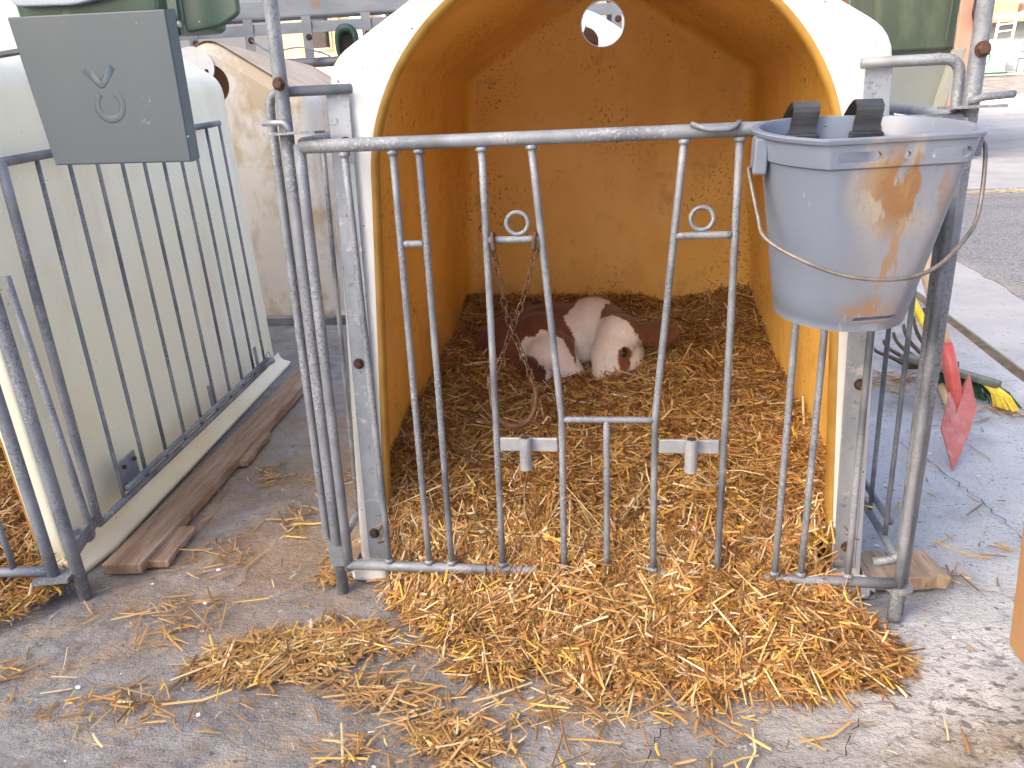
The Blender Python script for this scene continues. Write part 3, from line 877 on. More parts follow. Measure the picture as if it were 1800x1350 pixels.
# angle plate and tabs of that panel
def plate_on(p, w, h, name, parent, mat=GALV_PLATE, out=0.002):
    u = np.array([-0.06, 0.0, 0.998])
    n_ = -np.cross(dd, u); n_ /= np.linalg.norm(n_)
    V = []
    for s in (0.0, 0.005):
        for (i, j) in ((-1, -1), (1, -1), (1, 1), (-1, 1)):
            V.append(p + dd * i * w / 2 + u * j * h / 2 + n_ * s)
    F = [(0, 1, 2, 3), (7, 6, 5, 4), (0, 4, 5, 1), (1, 5, 6, 2), (2, 6, 7, 3), (3, 7, 4, 0)]
    return soft(obj(name, V, F, mat, parent), 0.006, 2)
pp = plate_on(fb + dd * 0.215 + np.array([-0.022, 0, 0.045]), 0.10, 0.085, 'angle_plate', lp)
for (a, b) in ((0.185, 0.018), (0.185, 0.07), (0.24, 0.07)):
    p = fb + dd * a + np.array([-0.014, 0, b])
    v, f = lathe([(0.006, -0.003), (0.006, 0.003)], p, 10, 0)
    obj('bolt_hole', v, f, BOLT, pp)
plate_on(fb + dd * 0.80 + np.array([-0.020, 0, 0.05]), 0.028, 0.085, 'mounting_tab', lp)
plate_on(fb + dd * 1.27 + np.array([-0.020, 0, 0.05]), 0.028, 0.085, 'mounting_tab', lp)
P = [rb + np.array([0.0, -0.03, 0.012]), rb + np.array([0.01, 0.045, 0.014])]
obj('latch_barrel', *tube(P, 0.0135, 12), GALV_PALE, lp, smooth=True)
a = np.linspace(0, 2 * math.pi, 20, endpoint=False)
obj('latch_ring', *tube(np.stack([rb[0] + 0.012 + 0 * a, rb[1] + 0.01 + 0.018 * np.cos(a), rb[2] + 0.040 + 0.018 * np.sin(a)], 1), 0.002, 6, closed=True), GALV_PALE, lp, smooth=True)
rp, _, _, _ = side_panel('barred panel down the right side of the white hutch, behind the bucket', (1.214, 0.045, 0.104), (1.235, 1.32, 0.104), (1.200, 0.030, 1.003), (1.195, 1.32, 1.075), 12, first_thick=False)
rp2, _, _, _ = side_panel('barred panel down the left side of the white hutch, mostly hidden', (-0.022, 0.075, 0.115), (-0.045, 1.32, 0.115), (0.0, 0.060, 1.003), (-0.01, 1.32, 1.075), 12, first_thick=False)

# ------------------------------------------------------------------ left pen: gate corner and post
ang = R(6.2)
ex = np.array([math.cos(ang), math.sin(ang), 0.0])
lg = thing('barred_gate', 'galvanised gate of the cream hutch, cut off by the left edge', 'gate', (-1.30, -0.12, 0.07), group='barred gates of the pens')
c0 = np.array([-0.678, -0.062, 0.0])
def lgp(s, z, lean=0.0):
    return c0 - ex * s + np.array([-0.05 * z, 0, z])
bar('stile', [lgp(0.0, 0.068), lgp(0.0, 1.0)], 0.0135, lg, 0)
bar('stile', [lgp(1.18, 0.068), lgp(1.18, 1.0)], 0.0165, lg, 0)
bar('bottom_rail', [lgp(0.0, 0.083), lgp(1.18, 0.083)], 0.0118, lg, 0)
bar('top_rail', [lgp(0.0, 1.0), lgp(1.18, 1.0)], 0.0165, lg, 0)
for s in np.linspace(0.09, 1.09, 11):
    bar('upright_bar', [lgp(s, 0.085), lgp(s, 1.0)], 0.0072, lg)
pl2 = thing('pen_post', 'slanting galvanised post at the corner of the cream hutch pen', 'post', (-0.632, -0.042, 0), group='tall posts at the pen corners')
bar('tube', [(-0.632, -0.042, 0.0), (-0.705, -0.042, 1.45)], 0.0150, pl2, 0.001)
obj('hinge_arm', *beam((-0.640, -0.045, 0.115), (-0.668, 0.085, 0.135), 0.012, 0.034), GALV, pl2)
v, f = lathe([(0.010, 0), (0.010, 0.05)], (-0.660, 0.010, 0.105), 10)
obj('hinge_pin', v, f, GALV, pl2)
obj('corner_lug', *beam((-0.640, -0.055, 0.068), (-0.72, -0.070, 0.066), 0.05, 0.010), GALV, pl2)
v, f = tube([(-0.685, -0.03, 0.06), (-0.682, -0.03, 0.0)], 0.006, 8)
obj('drop_pin', v, f, GALV, pl2)
sf2 = thing('tube_frame', 'bent tube end of the frame at the cream hutch corner', 'fence frame', (-0.63, 0.09, 0.05), group='bent tube frames beside the gate')
P = bend([(-0.715, 0.06, 0.75), (-0.655, 0.055, 0.105), (-0.690, 0.055, 0.092)], 0.03, 8)
obj('frame_tube', *tube(P, 0.0085, 12), GALV, sf2, smooth=True)

# ------------------------------------------------------------------ planks under the hutches
def plank(label, a, b, w, h, mat, name='plank', group='planks under the hutches'):
    a = np.array(a, float); b = np.array(b, float)
    d = b - a; L = np.linalg.norm(d); d /= L
    s = np.array([d[1], -d[0], 0]); u = np.array([0, 0, 1.0])
    n = 14
    V = []
    for k in range(n + 1):
        t = k / n
        p = a + (b - a) * t
        jit = rng.normal(0, 0.0022, 4)
        if k in (0, n): jit *= 2
        for m_, (i, j) in enumerate(((-1, 0), (1, 0), (1, 1), (-1, 1))):
            V.append(p + s * (i * w / 2 + jit[m_]) + u * (j * h + (jit[m_] * 0.4 if j else 0)) + d * (rng.normal(0, 0.004) if k in (0, n) else 0))
    F = []
    for k in range(n):
        for m_ in range(4):
            q = (m_ + 1) % 4
            F.append((k * 4 + m_, k * 4 + q, (k + 1) * 4 + q, (k + 1) * 4 + m_))
    F.append((3, 2, 1, 0)); F.append((n * 4, n * 4 + 1, n * 4 + 2, n * 4 + 3))
    rotz = math.atan2(-d[0], d[1])
    o = obj(name, V, F, mat, loc=a)
    # orient the grain: store the mesh along local y
    M_ = Matrix.Rotation(-rotz, 4, 'Z'); o.data.transform(M_); o.rotation_euler = (0, 0, rotz)
    soft(o, 0.004, 2)
    return tag(o, label, 'plank', group)
plank('long wet brown plank under the edge of the cream hutch', (-0.590, 0.045, 0.004), (-0.722, 1.60, 0.004), 0.098, 0.034, WOOD)
plank('short broken brown board poking out beside the long wet plank', (-0.540, 0.085, 0.003), (-0.560, 0.26, 0.003), 0.085, 0.020, WOOD)
plank('brown board end behind the broken board, halfway along the long plank', (-0.605, 0.68, 0.003), (-0.63, 0.92, 0.003), 0.07, 0.020, WOOD)
plank('grey brown cracked plank under the right foot of the white hutch', (1.335, 0.168, 0.004), (1.08, 0.140, 0.004), 0.11, 0.034, WOOD_GREY)
plank('dark brown block under the left foot of the white hutch', (-0.045, 0.115, 0.004), (0.14, 0.14, 0.004), 0.09, 0.045, WOOD)

# ------------------------------------------------------------------ bucket
def make_bucket():
    c = np.array([0.972, -0.172, 0.712])
    t = thing('feed_bucket', 'blue grey plastic bucket with rust stain hanging on the gate', 'bucket', tuple(c))
    H = 0.288
    seg = 96
    nrm = np.array([0.22, -0.975]); nrm /= np.linalg.norm(nrm)
    def section(r, flat):
        out = []
        for k in range(seg):
            a = 2 * math.pi * k / seg
            p = np.array([math.cos(a), math.sin(a)])
            e = p @ nrm
            if e > flat:
                p = p - nrm * (e - flat) * 0.985
            # flat back against the rail
            if p[1] > 0.93: p[1] = 0.93
            out.append(p * r)
        return np.array(out)
    r_at = lambda z: 0.100 + (0.150 - 0.100) * (z / H)
    loops = []
    def add(z, dr):
        flat = 0.985 - 0.285 * min(1.0, (z / H) ** 0.9)
        s = section(r_at(z) + dr, flat)
        loops.append(np.column_stack([s, np.full(seg, z)]))
    add(0.006, -0.008); add(0.0, -0.004); add(0.0, 0.0)
    for z in (0.012, 0.014, 0.05, 0.10, 0.15, 0.20, 0.245): add(z, 0.0 if z > 0.013 else -0.0012)
    add(0.248, 0.0048); add(0.275, 0.0048)
    add(H - 0.008, 0.004); add(H - 0.007, 0.010); add(H - 0.002, 0.011); add(H, 0.008); add(H, -0.001); add(H - 0.004, -0.003)
    for z in (0.245, 0.20, 0.15, 0.10, 0.05, 0.014): add(z, -0.0035)
    V = np.concatenate(loops); F = []
    K = len(loops)
    for i in range(K - 1):
        for s in range(seg):
            q = (s + 1) % seg
            F.append((i * seg + s, i * seg + q, (i + 1) * seg + q, (i + 1) * seg + s))
    F.append(tuple(range(seg))[::-1]); F.append(tuple((K - 1) * seg + s for s in range(seg)))
    tilt = Matrix.Rotation(R(6.0), 4, 'X') @ Matrix.Rotation(R(0.8), 4, 'Y')
    body = obj('bucket_body', V, F, BUCKET, t, smooth=True, local=True)
    # slots and hole cut through the flat front, a split near the bottom
    side = np.array([-nrm[1], nrm[0]])
    cuts = []
    def prism(cx, z, w, h, depth0, depth1, n=8, skew=0.0):
        pts = []
        for q in np.linspace(-math.pi / 2, math.pi / 2, n): pts.append((cx + w / 2 - h / 2 + h / 2 * math.cos(q), z + h / 2 * math.sin(q)))
        for q in np.linspace(math.pi / 2, 3 * math.pi / 2, n): pts.append((cx - w / 2 + h / 2 + h / 2 * math.cos(q), z + h / 2 * math.sin(q)))
        V = []
        for d in (depth0, depth1):
            for (a, b) in pts:
                p = side * a + nrm * d
                V.append((p[0], p[1], b + skew * a))
        m = len(pts)
        F = [tuple(range(m)), tuple(range(2 * m - 1, m - 1, -1))] + [(i, (i + 1) % m, m + (i + 1) % m, m + i) for i in range(m)]
        return V, F
    cuts.append(prism(-0.060, 0.262, 0.062, 0.015, 0.06, 0.20))
    cuts.append(prism(0.072, 0.262, 0.058, 0.015, 0.06, 0.20))
    cuts.append(prism(0.008, 0.262, 0.010, 0.010, 0.06, 0.20))
    cuts.append(prism(0.006, 0.021, 0.070, 0.006, 0.05, 0.20))
    cv, cf = merge(cuts)
    cut = obj('cutter', cv, cf, BUCKET, t, local=True)
    bm_ = body.modifiers.new('cut', 'BOOLEAN'); bm_.operation = 'DIFFERENCE'; bm_.object = cut; bm_.solver = 'EXACT'
    dg = bpy.context.evaluated_depsgraph_get()
    me = bpy.data.meshes.new_from_object(body.evaluated_get(dg))
    body.modifiers.clear(); body.data = me
    bpy.data.objects.remove(cut, do_unlink=True)
    me.polygons.foreach_set('use_smooth', [True] * len(me.polygons))
    me.set_sharp_from_angle(angle=R(35))
    me.transform(tilt)
    # handle ears and wire
    def tl(P): return np.array([tilt @ Vector(p) for p in P])
    v, f = box(-0.162, -0.142, -0.045, -0.012, H - 0.060, H - 0.008)
    soft(obj('handle_ear', tl(v), f, BUCKET, t, local=True), 0.003, 2)
    v, f = box(0.138, 0.154, -0.042, -0.014, H - 0.040, H - 0.008)
    soft(obj('handle_ear', tl(v), f, BUCKET, t, local=True), 0.003, 2)
    P = [(-0.152, -0.03, 0.238), (-0.166, -0.034, 0.236), (-0.166, -0.040, 0.228), (-0.156, -0.085, 0.175), (-0.148, -0.112, 0.150), (-0.105, -0.145, 0.128),
         (-0.04, -0.165, 0.108), (0.03, -0.166, 0.105), (0.08, -0.150, 0.118), (0.128, -0.110, 0.150), (0.152, -0.075, 0.182), (0.159, -0.040, 0.255), (0.152, -0.030, 0.268)]
    P = np.array(P)
    # smooth spline through the points
    tt = np.linspace(0, len(P) - 1, 90)
    Q = []
    for x in tt:
        i = min(int(x), len(P) - 2); u = x - i
        p0, p1, p2, p3 = P[max(i - 1, 0)], P[i], P[i + 1], P[min(i + 2, len(P) - 1)]
        Q.append(0.5 * ((2 * p1) + (-p0 + p2) * u + (2 * p0 - 5 * p1 + 4 * p2 - p3) * u * u + (-p0 + 3 * p1 - 3 * p2 + p3) * u ** 3))
    obj('wire_handle', *tube(tl(Q), 0.0031, 8), BUCKET_WIRE, t, smooth=True, local=True)
    # black hooks over the rail
    for x, dy in ((-0.062, -0.016), (0.040, -0.006)):
        w = 0.042
        sl = []
        prof_h = [(0.118, 0.262), (0.130, 0.262), (0.132, 0.268), (0.1375, 0.272), (0.1385, 0.296), (0.145, 0.306), (0.166, 0.316), (0.176, 0.314), (0.190, 0.302), (0.205, 0.280)]
        prof_i = [(a_ - 0.002, b_ + 0.0045) for a_, b_ in prof_h]
        ring = prof_h + prof_i[::-1]
        V = []
        for xx in (x - w / 2, x + w / 2):
            for (a_, b_) in ring: V.append((xx + (b_ - 0.262) * 0.14, a_ + dy, b_ if b_ < 0.29 else 0.29 + (b_ - 0.29) * 0.72))
        m = len(ring)
        F = [tuple(range(m)), tuple(range(2 * m - 1, m - 1, -1))] + [(i, (i + 1) % m, m + (i + 1) % m, m + i) for i in range(m)]
        hk = obj('rail_hook', tl(V), F, BLACK, t, local=True)
        v, f = box(x - 0.026, x + 0.024, 0.112 + dy, 0.132 + dy, 0.252, 0.266)
        soft(obj('hook_foot', tl(v), f, BLACK, hk, local=True), 0.002, 1)
    v, f = lathe([(0.0055, 0.0), (0.0055, 0.004)], (-0.022, 0.134, 0.268), 12, 1)
    obj('rivet_hole', tl(v), f, DARK, t, local=True)
    return t
make_bucket()

# ------------------------------------------------------------------ chain with hoop
chain = thing('rusty_chain', 'rusty chain crossing itself, hooked on the upper rung', 'chain', (0.42, 0.03, 0.47))
def link_mesh(L=0.025, W=0.0105, r=0.0014):
    a = np.linspace(0, 2 * math.pi, 18, endpoint=False)
    P = []
    for q in a:
        x = W / 2 * math.cos(q); z = W / 2 * math.sin(q)
        z += (L - W) / 2 * (1 if math.sin(q) >= 0 else -1)
        P.append((x, 0, z))
    V, F = tube(np.array(P), r, 6, closed=True)
    me = bpy.data.meshes.new('link')
    me.from_pydata(V.tolist(), [], F); me.polygons.foreach_set('use_smooth', [True] * len(F))
    me.materials.append(RUST)
    return me
LINK = link_mesh()
def strand(path):
    path = np.array(path, float)
    d = np.concatenate([[0], np.cumsum(np.linalg.norm(np.diff(path, axis=0), axis=1))])
    n = int(d[-1] / 0.0195)
    base = rootloc(chain)
    for k in range(n):
        s = (k + 0.5) * d[-1] / n
        p = np.array([np.interp(s, d, path[:, i]) for i in range(3)])
        q = np.array([np.interp(min(s + 0.01, d[-1]), d, path[:, i]) for i in range(3)]) - np.array([np.interp(max(s - 0.01, 0), d, path[:, i]) for i in range(3)])
        rot = Vector(q).to_track_quat('Z', 'Y') @ Matrix.Rotation(R(90 * (k % 2) + 25 + rng.normal(0, 12)), 3, 'Z').to_quaternion()
        o = bpy.data.objects.new('link', LINK)
        COL.objects.link(o); o.parent = chain
        o.location = p - base; o.rotation_mode = 'QUATERNION'; o.rotation_quaternion = rot
hl = (0.379, -0.001, 0.797); hr = (0.461, -0.001, 0.795)
cross = (0.405, 0.030, 0.625)
ul = (0.353, 0.046, 0.505); ur = (0.447, 0.040, 0.503)
strand([hl, (0.388, 0.012, 0.72), (0.396, 0.022, 0.665), cross, (0.424, 0.036, 0.575), ur])
strand([hr, (0.440, 0.012, 0.72), (0.420, 0.024, 0.665), (0.404, 0.036, 0.630), (0.380, 0.042, 0.570), ul])
for (x, z) in ((0.379, 0.815), (0.461, 0.814)):
    s = 1 if x > 0.42 else -1
    P = bend([(x - s * 0.001, 0.011, 0.806), (x, 0.011, 0.826), (x, -0.0115, 0.827), (x - s * 0.003, -0.0125, 0.800), (x - s * 0.003, -0.003, 0.794)], 0.010, 6)
    obj('snap_hook', *tube(P, [0.0035] * (len(P) - 8) + [0.0045, 0.005, 0.0055, 0.006, 0.006, 0.006, 0.005, 0.0035], 8), RUST, chain, smooth=True)
a = np.linspace(0, math.pi, 20)
P = [(ul[0], 0.046, 0.512)] + [(0.400 - 0.047 * math.cos(q), 0.044, 0.475 - 0.062 * math.sin(q)) for q in a] + [(ur[0], 0.040, 0.505)]
obj('hoop', *tube(P, 0.0050, 10), RUST, chain, smooth=True)
v, f = merge([lathe([(0.009, 0), (0.0095, 0.009), (0.006, 0.0095)], (ul[0], 0.046, 0.500), 6), lathe([(0.0075, 0), (0.0075, 0.012)], (ul[0], 0.046, 0.512), 8)])
obj('hoop_nut', v, f, RUST, chain)
#CONTINUE
# ------------------------------------------------------------------ straw
PAL = 0.92 * np.array([(0.42, 0.200, 0.052), (0.54, 0.325, 0.120), (0.76, 0.61, 0.38), (0.165, 0.074, 0.022), (0.66, 0.43, 0.075), (0.28, 0.128, 0.034)])
PW = np.array([0.27, 0.18, 0.09, 0.19, 0.08, 0.19])

def straws(pos, grad, lens, wid, tilt=14.0, pale=0.0, kink=0.16, az=None):
    """arrays for many bent, folded straw ribbons: returns V, F, C"""
    n = len(pos)
    th = rng.uniform(0, 2 * math.pi, n) if az is None else az
    dx, dy = np.cos(th), np.sin(th)
    slope = grad[:, 0] * dx + grad[:, 1] * dy
    dz = slope + np.tan(np.radians(rng.normal(0, tilt, n)))
    D = np.stack([dx, dy, dz], 1); D /= np.linalg.norm(D, axis=1)[:, None]
    up = np.stack([-grad[:, 0], -grad[:, 1], np.ones(n)], 1) + rng.normal(0, 0.45, (n, 3))
    S = np.cross(D, up); S /= np.linalg.norm(S, axis=1)[:, None]
    U = np.cross(S, D)
    kk = rng.normal(0, kink, (n, 2)) * (rng.random((n, 1)) < 0.7)
    big = rng.random(n) < 0.06
    kk[big] *= 3.0
    V = np.zeros((n, 9, 3))
    fold = wid * rng.uniform(0.15, 0.6, n)
    for k, t in enumerate((-0.5, rng.uniform(-0.15, 0.15, n), 0.5)):
        tt = np.broadcast_to(np.asarray(t, float), (n,))
        c = pos + D * (tt * lens)[:, None]
        if k != 1:
            c = c + (S * kk[:, :1] + U * kk[:, 1:] * 0.7) * (lens * 0.5)[:, None] * (1 if k == 2 else 0.25)
        w = wid * (1.0 if k == 1 else rng.uniform(0.55, 1.0, n))
        V[:, k * 3 + 0] = c - S * (w / 2)[:, None]
        V[:, k * 3 + 1] = c + U * fold[:, None]
        V[:, k * 3 + 2] = c + S * (w / 2)[:, None]
    quad = np.array([(0, 1, 4, 3), (1, 2, 5, 4), (3, 4, 7, 6), (4, 5, 8, 7)])
    F = (quad[None] + (np.arange(n) * 9)[:, None, None]).reshape(-1, 4)
    ci = rng.choice(len(PAL), n, p=PW)
    C = PAL[ci] * rng.uniform(0.78, 1.15, (n, 1))
    C = C * (1 - pale) + np.array((0.74, 0.58, 0.30)) * pale
    Cv = np.repeat(C[:, None, :], 9, 1)
    Cv[:, :3] *= rng.uniform(0.75, 1.0, (n, 1, 1))
    return V.reshape(-1, 3), F, Cv.reshape(-1, 3)

def fast_mesh(name, V, F, C, mats, matidx=None, smooth=False):
    me = bpy.data.meshes.new(name)
    nv = len(V); nf = len(F); k = F.shape[1]
    me.vertices.add(nv); me.vertices.foreach_set('co', V.astype(np.float32).ravel())
    me.loops.add(nf * k); me.loops.foreach_set('vertex_index', F.astype(np.int32).ravel())
    me.polygons.add(nf)
    me.polygons.foreach_set('loop_start', np.arange(nf, dtype=np.int32) * k)
    if matidx is not None:
        me.polygons.foreach_set('material_index', matidx.astype(np.int32))
    me.update(calc_edges=True)
    for m in mats: me.materials.append(m)
    at = me.color_attributes.new('Col', 'FLOAT_COLOR', 'POINT')
    at.data.foreach_set('color', np.concatenate([C, np.ones((nv, 1))], 1).astype(np.float32).ravel())
    if smooth: me.polygons.foreach_set('use_smooth', [True] * nf)
    o = bpy.data.objects.new(name, me)
    COL.objects.link(o)
    return o

def bed_h(x, y):
    x = np.asarray(x, float); y = np.asarray(y, float)
    b = np.interp(y, [-0.32, -0.20, -0.10, 0.0, 0.12, 0.22, 0.4, 0.7, 0.9, 1.15, 1.42], [-0.02, 0.028, 0.060, 0.106, 0.172, 0.198, 0.215, 0.234, 0.250, 0.30, 0.378])
    e = ((x - 0.70) / 0.56) ** 2
    front = np.clip(1 - e * np.interp(y, [-0.32, -0.05, 0.05, 0.10], [1.35, 1.0, 0.5, 0.0]), 0, 1) ** 0.6
    b = np.where(y < 0.10, b * front - 0.02 * (1 - front), b)
    b += 0.022 * np.exp(-((x - 0.04) / 0.10) ** 2) * (y > 0.05) + 0.022 * np.exp(-((x - 1.10) / 0.10) ** 2) * (y > 0.05)
    am = np.interp(y, [-0.3, -0.05, 0.2], [0.006, 0.013, 0.018])
    b += am * (vnoise(x, y, 6.0, 1) + 0.6 * vnoise(x, y, 14.0, 2) + 0.35 * vnoise(x, y, 31.0, 3))
    b += 0.060 * np.exp(-((x - 0.80) / 0.10) ** 2 - ((y - 0.93) / 0.12) ** 2)       # banked up right of the head
    b += 0.022 * np.exp(-((x - 0.55) / 0.10) ** 2 - ((y - 0.75) / 0.07) ** 2)       # over the muzzle
    b += 0.050 * np.exp(-((x - 0.17) / 0.09) ** 2 - ((y - 0.86) / 0.12) ** 2)       # heap left of the calf
    b -= 0.050 * np.exp(-((x - 0.36) / 0.07) ** 2 - ((y - 0.86) / 0.08) ** 2)
    return b

def grad_of(h, x, y, e=0.01):
    return np.stack([(h(x + e, y) - h(x - e, y)) / (2 * e), (h(x, y + e) - h(x, y - e)) / (2 * e)], 1)

def build_bed(name, h, n, region, inside, lens=(0.02, 0.075), grid=(120, 170), layers=0.016, cover=None):
    x0, x1, y0, y1 = region
    gx, gy = np.meshgrid(np.linspace(x0, x1, grid[0]), np.linspace(y0, y1, grid[1]))
    gz = h(gx, gy) - 0.012
    ins = inside(gx, gy)
    gz = np.where(ins, gz, -0.05)
    Vg = np.stack([gx.ravel(), gy.ravel(), np.maximum(gz.ravel(), -0.03)], 1)
    nx = grid[0]
    jj, ii = np.meshgrid(np.arange(grid[1] - 1), np.arange(nx - 1), indexing='ij')
    q = (jj * nx + ii).ravel()
    Fg = np.stack([q, q + 1, q + nx + 1, q + nx], 1)
    keep = (ins & (h(gx, gy) > 0.028)).ravel()[Fg].all(1)
    Fg = Fg[keep]
    xs = rng.uniform(x0, x1, n); ys = rng.uniform(y0, y1, n)
    k = inside(xs, ys)
    xs, ys = xs[k], ys[k]
    zz = h(xs, ys) + rng.uniform(-0.008, layers, len(xs))
    g = np.clip(grad_of(h, xs, ys), -1.2, 1.2)
    ln = rng.gamma(2.2, 0.5, len(xs)); ln = lens[0] + (lens[1] - lens[0]) * np.clip(ln / 2.4, 0, 1.5)
    wd = rng.uniform(0.0013, 0.0062, len(xs)) * (0.6 + 0.6 * rng.random(len(xs)))
    zz = np.maximum(zz, 0.003)
    V, F, C = straws(np.stack([xs, ys, zz], 1), g, ln, wd)
    V[:, 2] = np.maximum(V[:, 2], 0.0012)
    # fine chaff
    m = n // 3
    xs = rng.uniform(x0, x1, m); ys = rng.uniform(y0, y1, m); k = inside(xs, ys); xs, ys = xs[k], ys[k]
    zz = np.maximum(h(xs, ys) + rng.uniform(0.0, layers + 0.004, len(xs)), 0.003)
    V2, F2, C2 = straws(np.stack([xs, ys, zz], 1), np.clip(grad_of(h, xs, ys), -1.2, 1.2), rng.uniform(0.012, 0.05, len(xs)), rng.uniform(0.0006, 0.0014, len(xs)), 25, 0.15, 0.5)
    V2[:, 2] = np.maximum(V2[:, 2], 0.0012)
    # long pale stems on top
    m = n // 90
    xs = rng.uniform(x0, x1, m); ys = rng.uniform(y0, y1, m); k = inside(xs, ys); xs, ys = xs[k], ys[k]
    zz = np.maximum(h(xs, ys) + rng.uniform(layers * 0.5, layers + 0.006, len(xs)), 0.004)
    V3, F3, C3 = straws(np.stack([xs, ys, zz], 1), np.clip(grad_of(h, xs, ys), -1.2, 1.2), rng.uniform(0.07, 0.16, len(xs)), rng.uniform(0.0026, 0.0048, len(xs)), 9, 0.45, 0.14)
    V3[:, 2] = np.maximum(V3[:, 2], 0.0012)
    VV = np.concatenate([Vg, V, V2, V3])
    o1 = len(Vg); o2 = o1 + len(V); o3 = o2 + len(V2)
    FF = np.concatenate([Fg, F + o1, F2 + o2, F3 + o3])
    CC = np.concatenate([np.full((len(Vg), 3), 0.2), C, C2, C3])
    mi = np.concatenate([np.zeros(len(Fg)), np.ones(len(F) + len(F2) + len(F3))])
    return fast_mesh(name, VV, FF, CC, [CHAFF, STRAW], mi)

def in_hutch(x, y):
    half = np.where(y < Y0 + 0.03, 0.500, 0.545 * (1 - 0.03 * (y - Y0) / 1.36))
    return (np.abs(x - CX) < half) & (y > 0.075) & (y < Y0 + 1.335)
def in_spill(x, y):
    return (y <= 0.095) & (bed_h(x, y) > 0.004 + 0.012 * vnoise(x, y, 17.0, 51)) & (x < 1.045 + 1.1 * np.clip(-y, 0, 0.12) + 0.025 * vnoise(x, y, 12.0, 52))
sb = build_bed('straw_bed', bed_h, 34000, (0.01, 1.15, 0.07, 1.43), in_hutch, lens=(0.028, 0.105))
tag(sb, 'deep golden straw bedding filling the white hutch around the calf', 'straw', kind='stuff')
sp = build_bed('straw_spill', bed_h, 17000, (0.10, 1.28, -0.34, 0.10), in_spill, lens=(0.03, 0.12), grid=(200, 80), layers=0.014)
tag(sp, 'golden straw spilling out under the gate onto the concrete', 'straw', kind='stuff')

# straw of the cream hutch, world coordinates
def bed_left(x, y):
    x = np.asarray(x, float); y = np.asarray(y, float)
    b = np.interp(y, [-0.26, -0.15, 0.0, 0.1, 0.3, 0.8], [0.0, 0.03, 0.07, 0.11, 0.20, 0.25])
    b = b * np.clip(1 - ((x + 1.22) / 0.62) ** 6 * (y < 0.02), 0, 1)
    return b + 0.012 * vnoise(x, y, 9.0, 4) + 0.006 * vnoise(x, y, 22.0, 8)
def in_left(x, y):
    xi = -0.775 - 0.108 * y
    xo = np.interp(y, [-0.25, -0.13, -0.02, 0.02], [-0.80, -0.69, -0.66, -0.79])
    return (x < np.where(y < 0.0, xo, xi)) & (bed_left(x, y) > 0.004)
sl = build_bed('straw_bed', bed_left, 9000, (-1.5, -0.64, -0.26, 0.75), in_left, grid=(60, 60))
tag(sl, 'golden straw in and before the cream hutch at the left edge', 'straw', kind='stuff')

# loose straw on the concrete
P_all = []
def patch(cx, cy, rx, ry, rot, n, pile=0.010, power=0.5):
    r = rng.random(n) ** power; a = rng.uniform(0, 2 * math.pi, n)
    u = r * np.cos(a) * rx; v = r * np.sin(a) * ry
    c, s = math.cos(rot), math.sin(rot)
    x = cx + u * c - v * s; y = cy + u * s + v * c
    x = x + 0.016 * vnoise(x, y, 9, 21); y = y + 0.016 * vnoise(x, y, 9, 22)
    z = 0.003 + pile * (1 - r) * rng.random(n) + 0.002 * rng.random(n)
    P_all.append(np.stack([x, y, z], 1))
patch(-0.06, -0.205, 0.19, 0.085, R(20), 1100, 0.016, 0.62)
patch(0.04, -0.135, 0.10, 0.04, R(10), 260, 0.012)
patch(0.33, -0.405, 0.11, 0.05, R(-18), 230, 0.008, 0.7)
patch(0.16, -0.30, 0.17, 0.05, R(-12), 190, 0.004, 0.7)
patch(0.62, -0.30, 0.30, 0.06, R(4), 240, 0.004, 0.6)
patch(0.20, -0.18, 0.10, 0.06, 0, 90, 0.003, 0.7)
patch(-0.33, -0.14, 0.10, 0.05, R(30), 50, 0.002, 0.7)
patch(-0.26, 0.33, 0.05, 0.10, R(10), 60, 0.003, 0.8)
patch(-0.06, 0.16, 0.06, 0.12, R(-15), 260, 0.010, 0.7)
patch(-0.20, 0.60, 0.14, 0.20, 0, 60, 0.002, 0.7)
patch(-0.45, 0.62, 0.05, 0.10, 0, 50, 0.004, 0.8)
patch(-0.38, 0.14, 0.12, 0.10, 0, 50, 0.002, 0.7)
patch(-0.33, -0.36, 0.16, 0.05, R(20), 60, 0.002, 0.7)
patch(-0.60, -0.30, 0.20, 0.10, 0, 40, 0.002, 0.7)
patch(-0.2, 0.1, 0.6, 0.6, 0, 120, 0.001, 0.9)
patch(1.13, -0.11, 0.08, 0.05, R(-30), 120, 0.006, 0.7)
patch(0.95, -0.36, 0.30, 0.10, 0, 26, 0.001, 0.9)
patch(1.45, 0.3, 0.25, 0.5, 0, 40, 0.001, 0.9)
patch(1.72, 1.55, 0.16, 0.13, 0, 160, 0.006, 0.7)
patch(1.35, 0.18, 0.06, 0.05, 0, 30, 0.003, 0.7)
patch(1.97, 1.22, 0.08, 0.03, R(-20), 30, 0.002, 0.7)
patch(1.9, 0.9, 0.6, 0.9, 0, 70, 0.001, 0.9)
patch(0.55, -0.43, 0.34, 0.07, 0, 45, 0.001, 0.9)
patch(-0.25, -0.40, 0.25, 0.09, R(10), 50, 0.001, 0.9)
patch(0.16, -0.45, 0.12, 0.05, R(-10), 55, 0.002, 0.8)
patch(-0.42, -0.08, 0.16, 0.06, R(15), 40, 0.001, 0.8)
patch(5.3, 8.55, 1.3, 0.16, R(3), 900, 0.02, 0.7)
pos = np.concatenate(P_all)
n = len(pos)
ln = np.clip(rng.gamma(2.4, 0.019, n), 0.012, 0.13); wd = rng.uniform(0.0014, 0.0058, n)
far = pos[:, 1] > 5
ln[far] *= 2.2; wd[far] *= 2.0
V, F, C = straws(pos, np.zeros((n, 2)), ln, wd, 3.5, 0.12, 0.12)
V[:, 2] = np.maximum(V[:, 2], 0.0018)
V[np.repeat(far, 9), 2] += 0.006
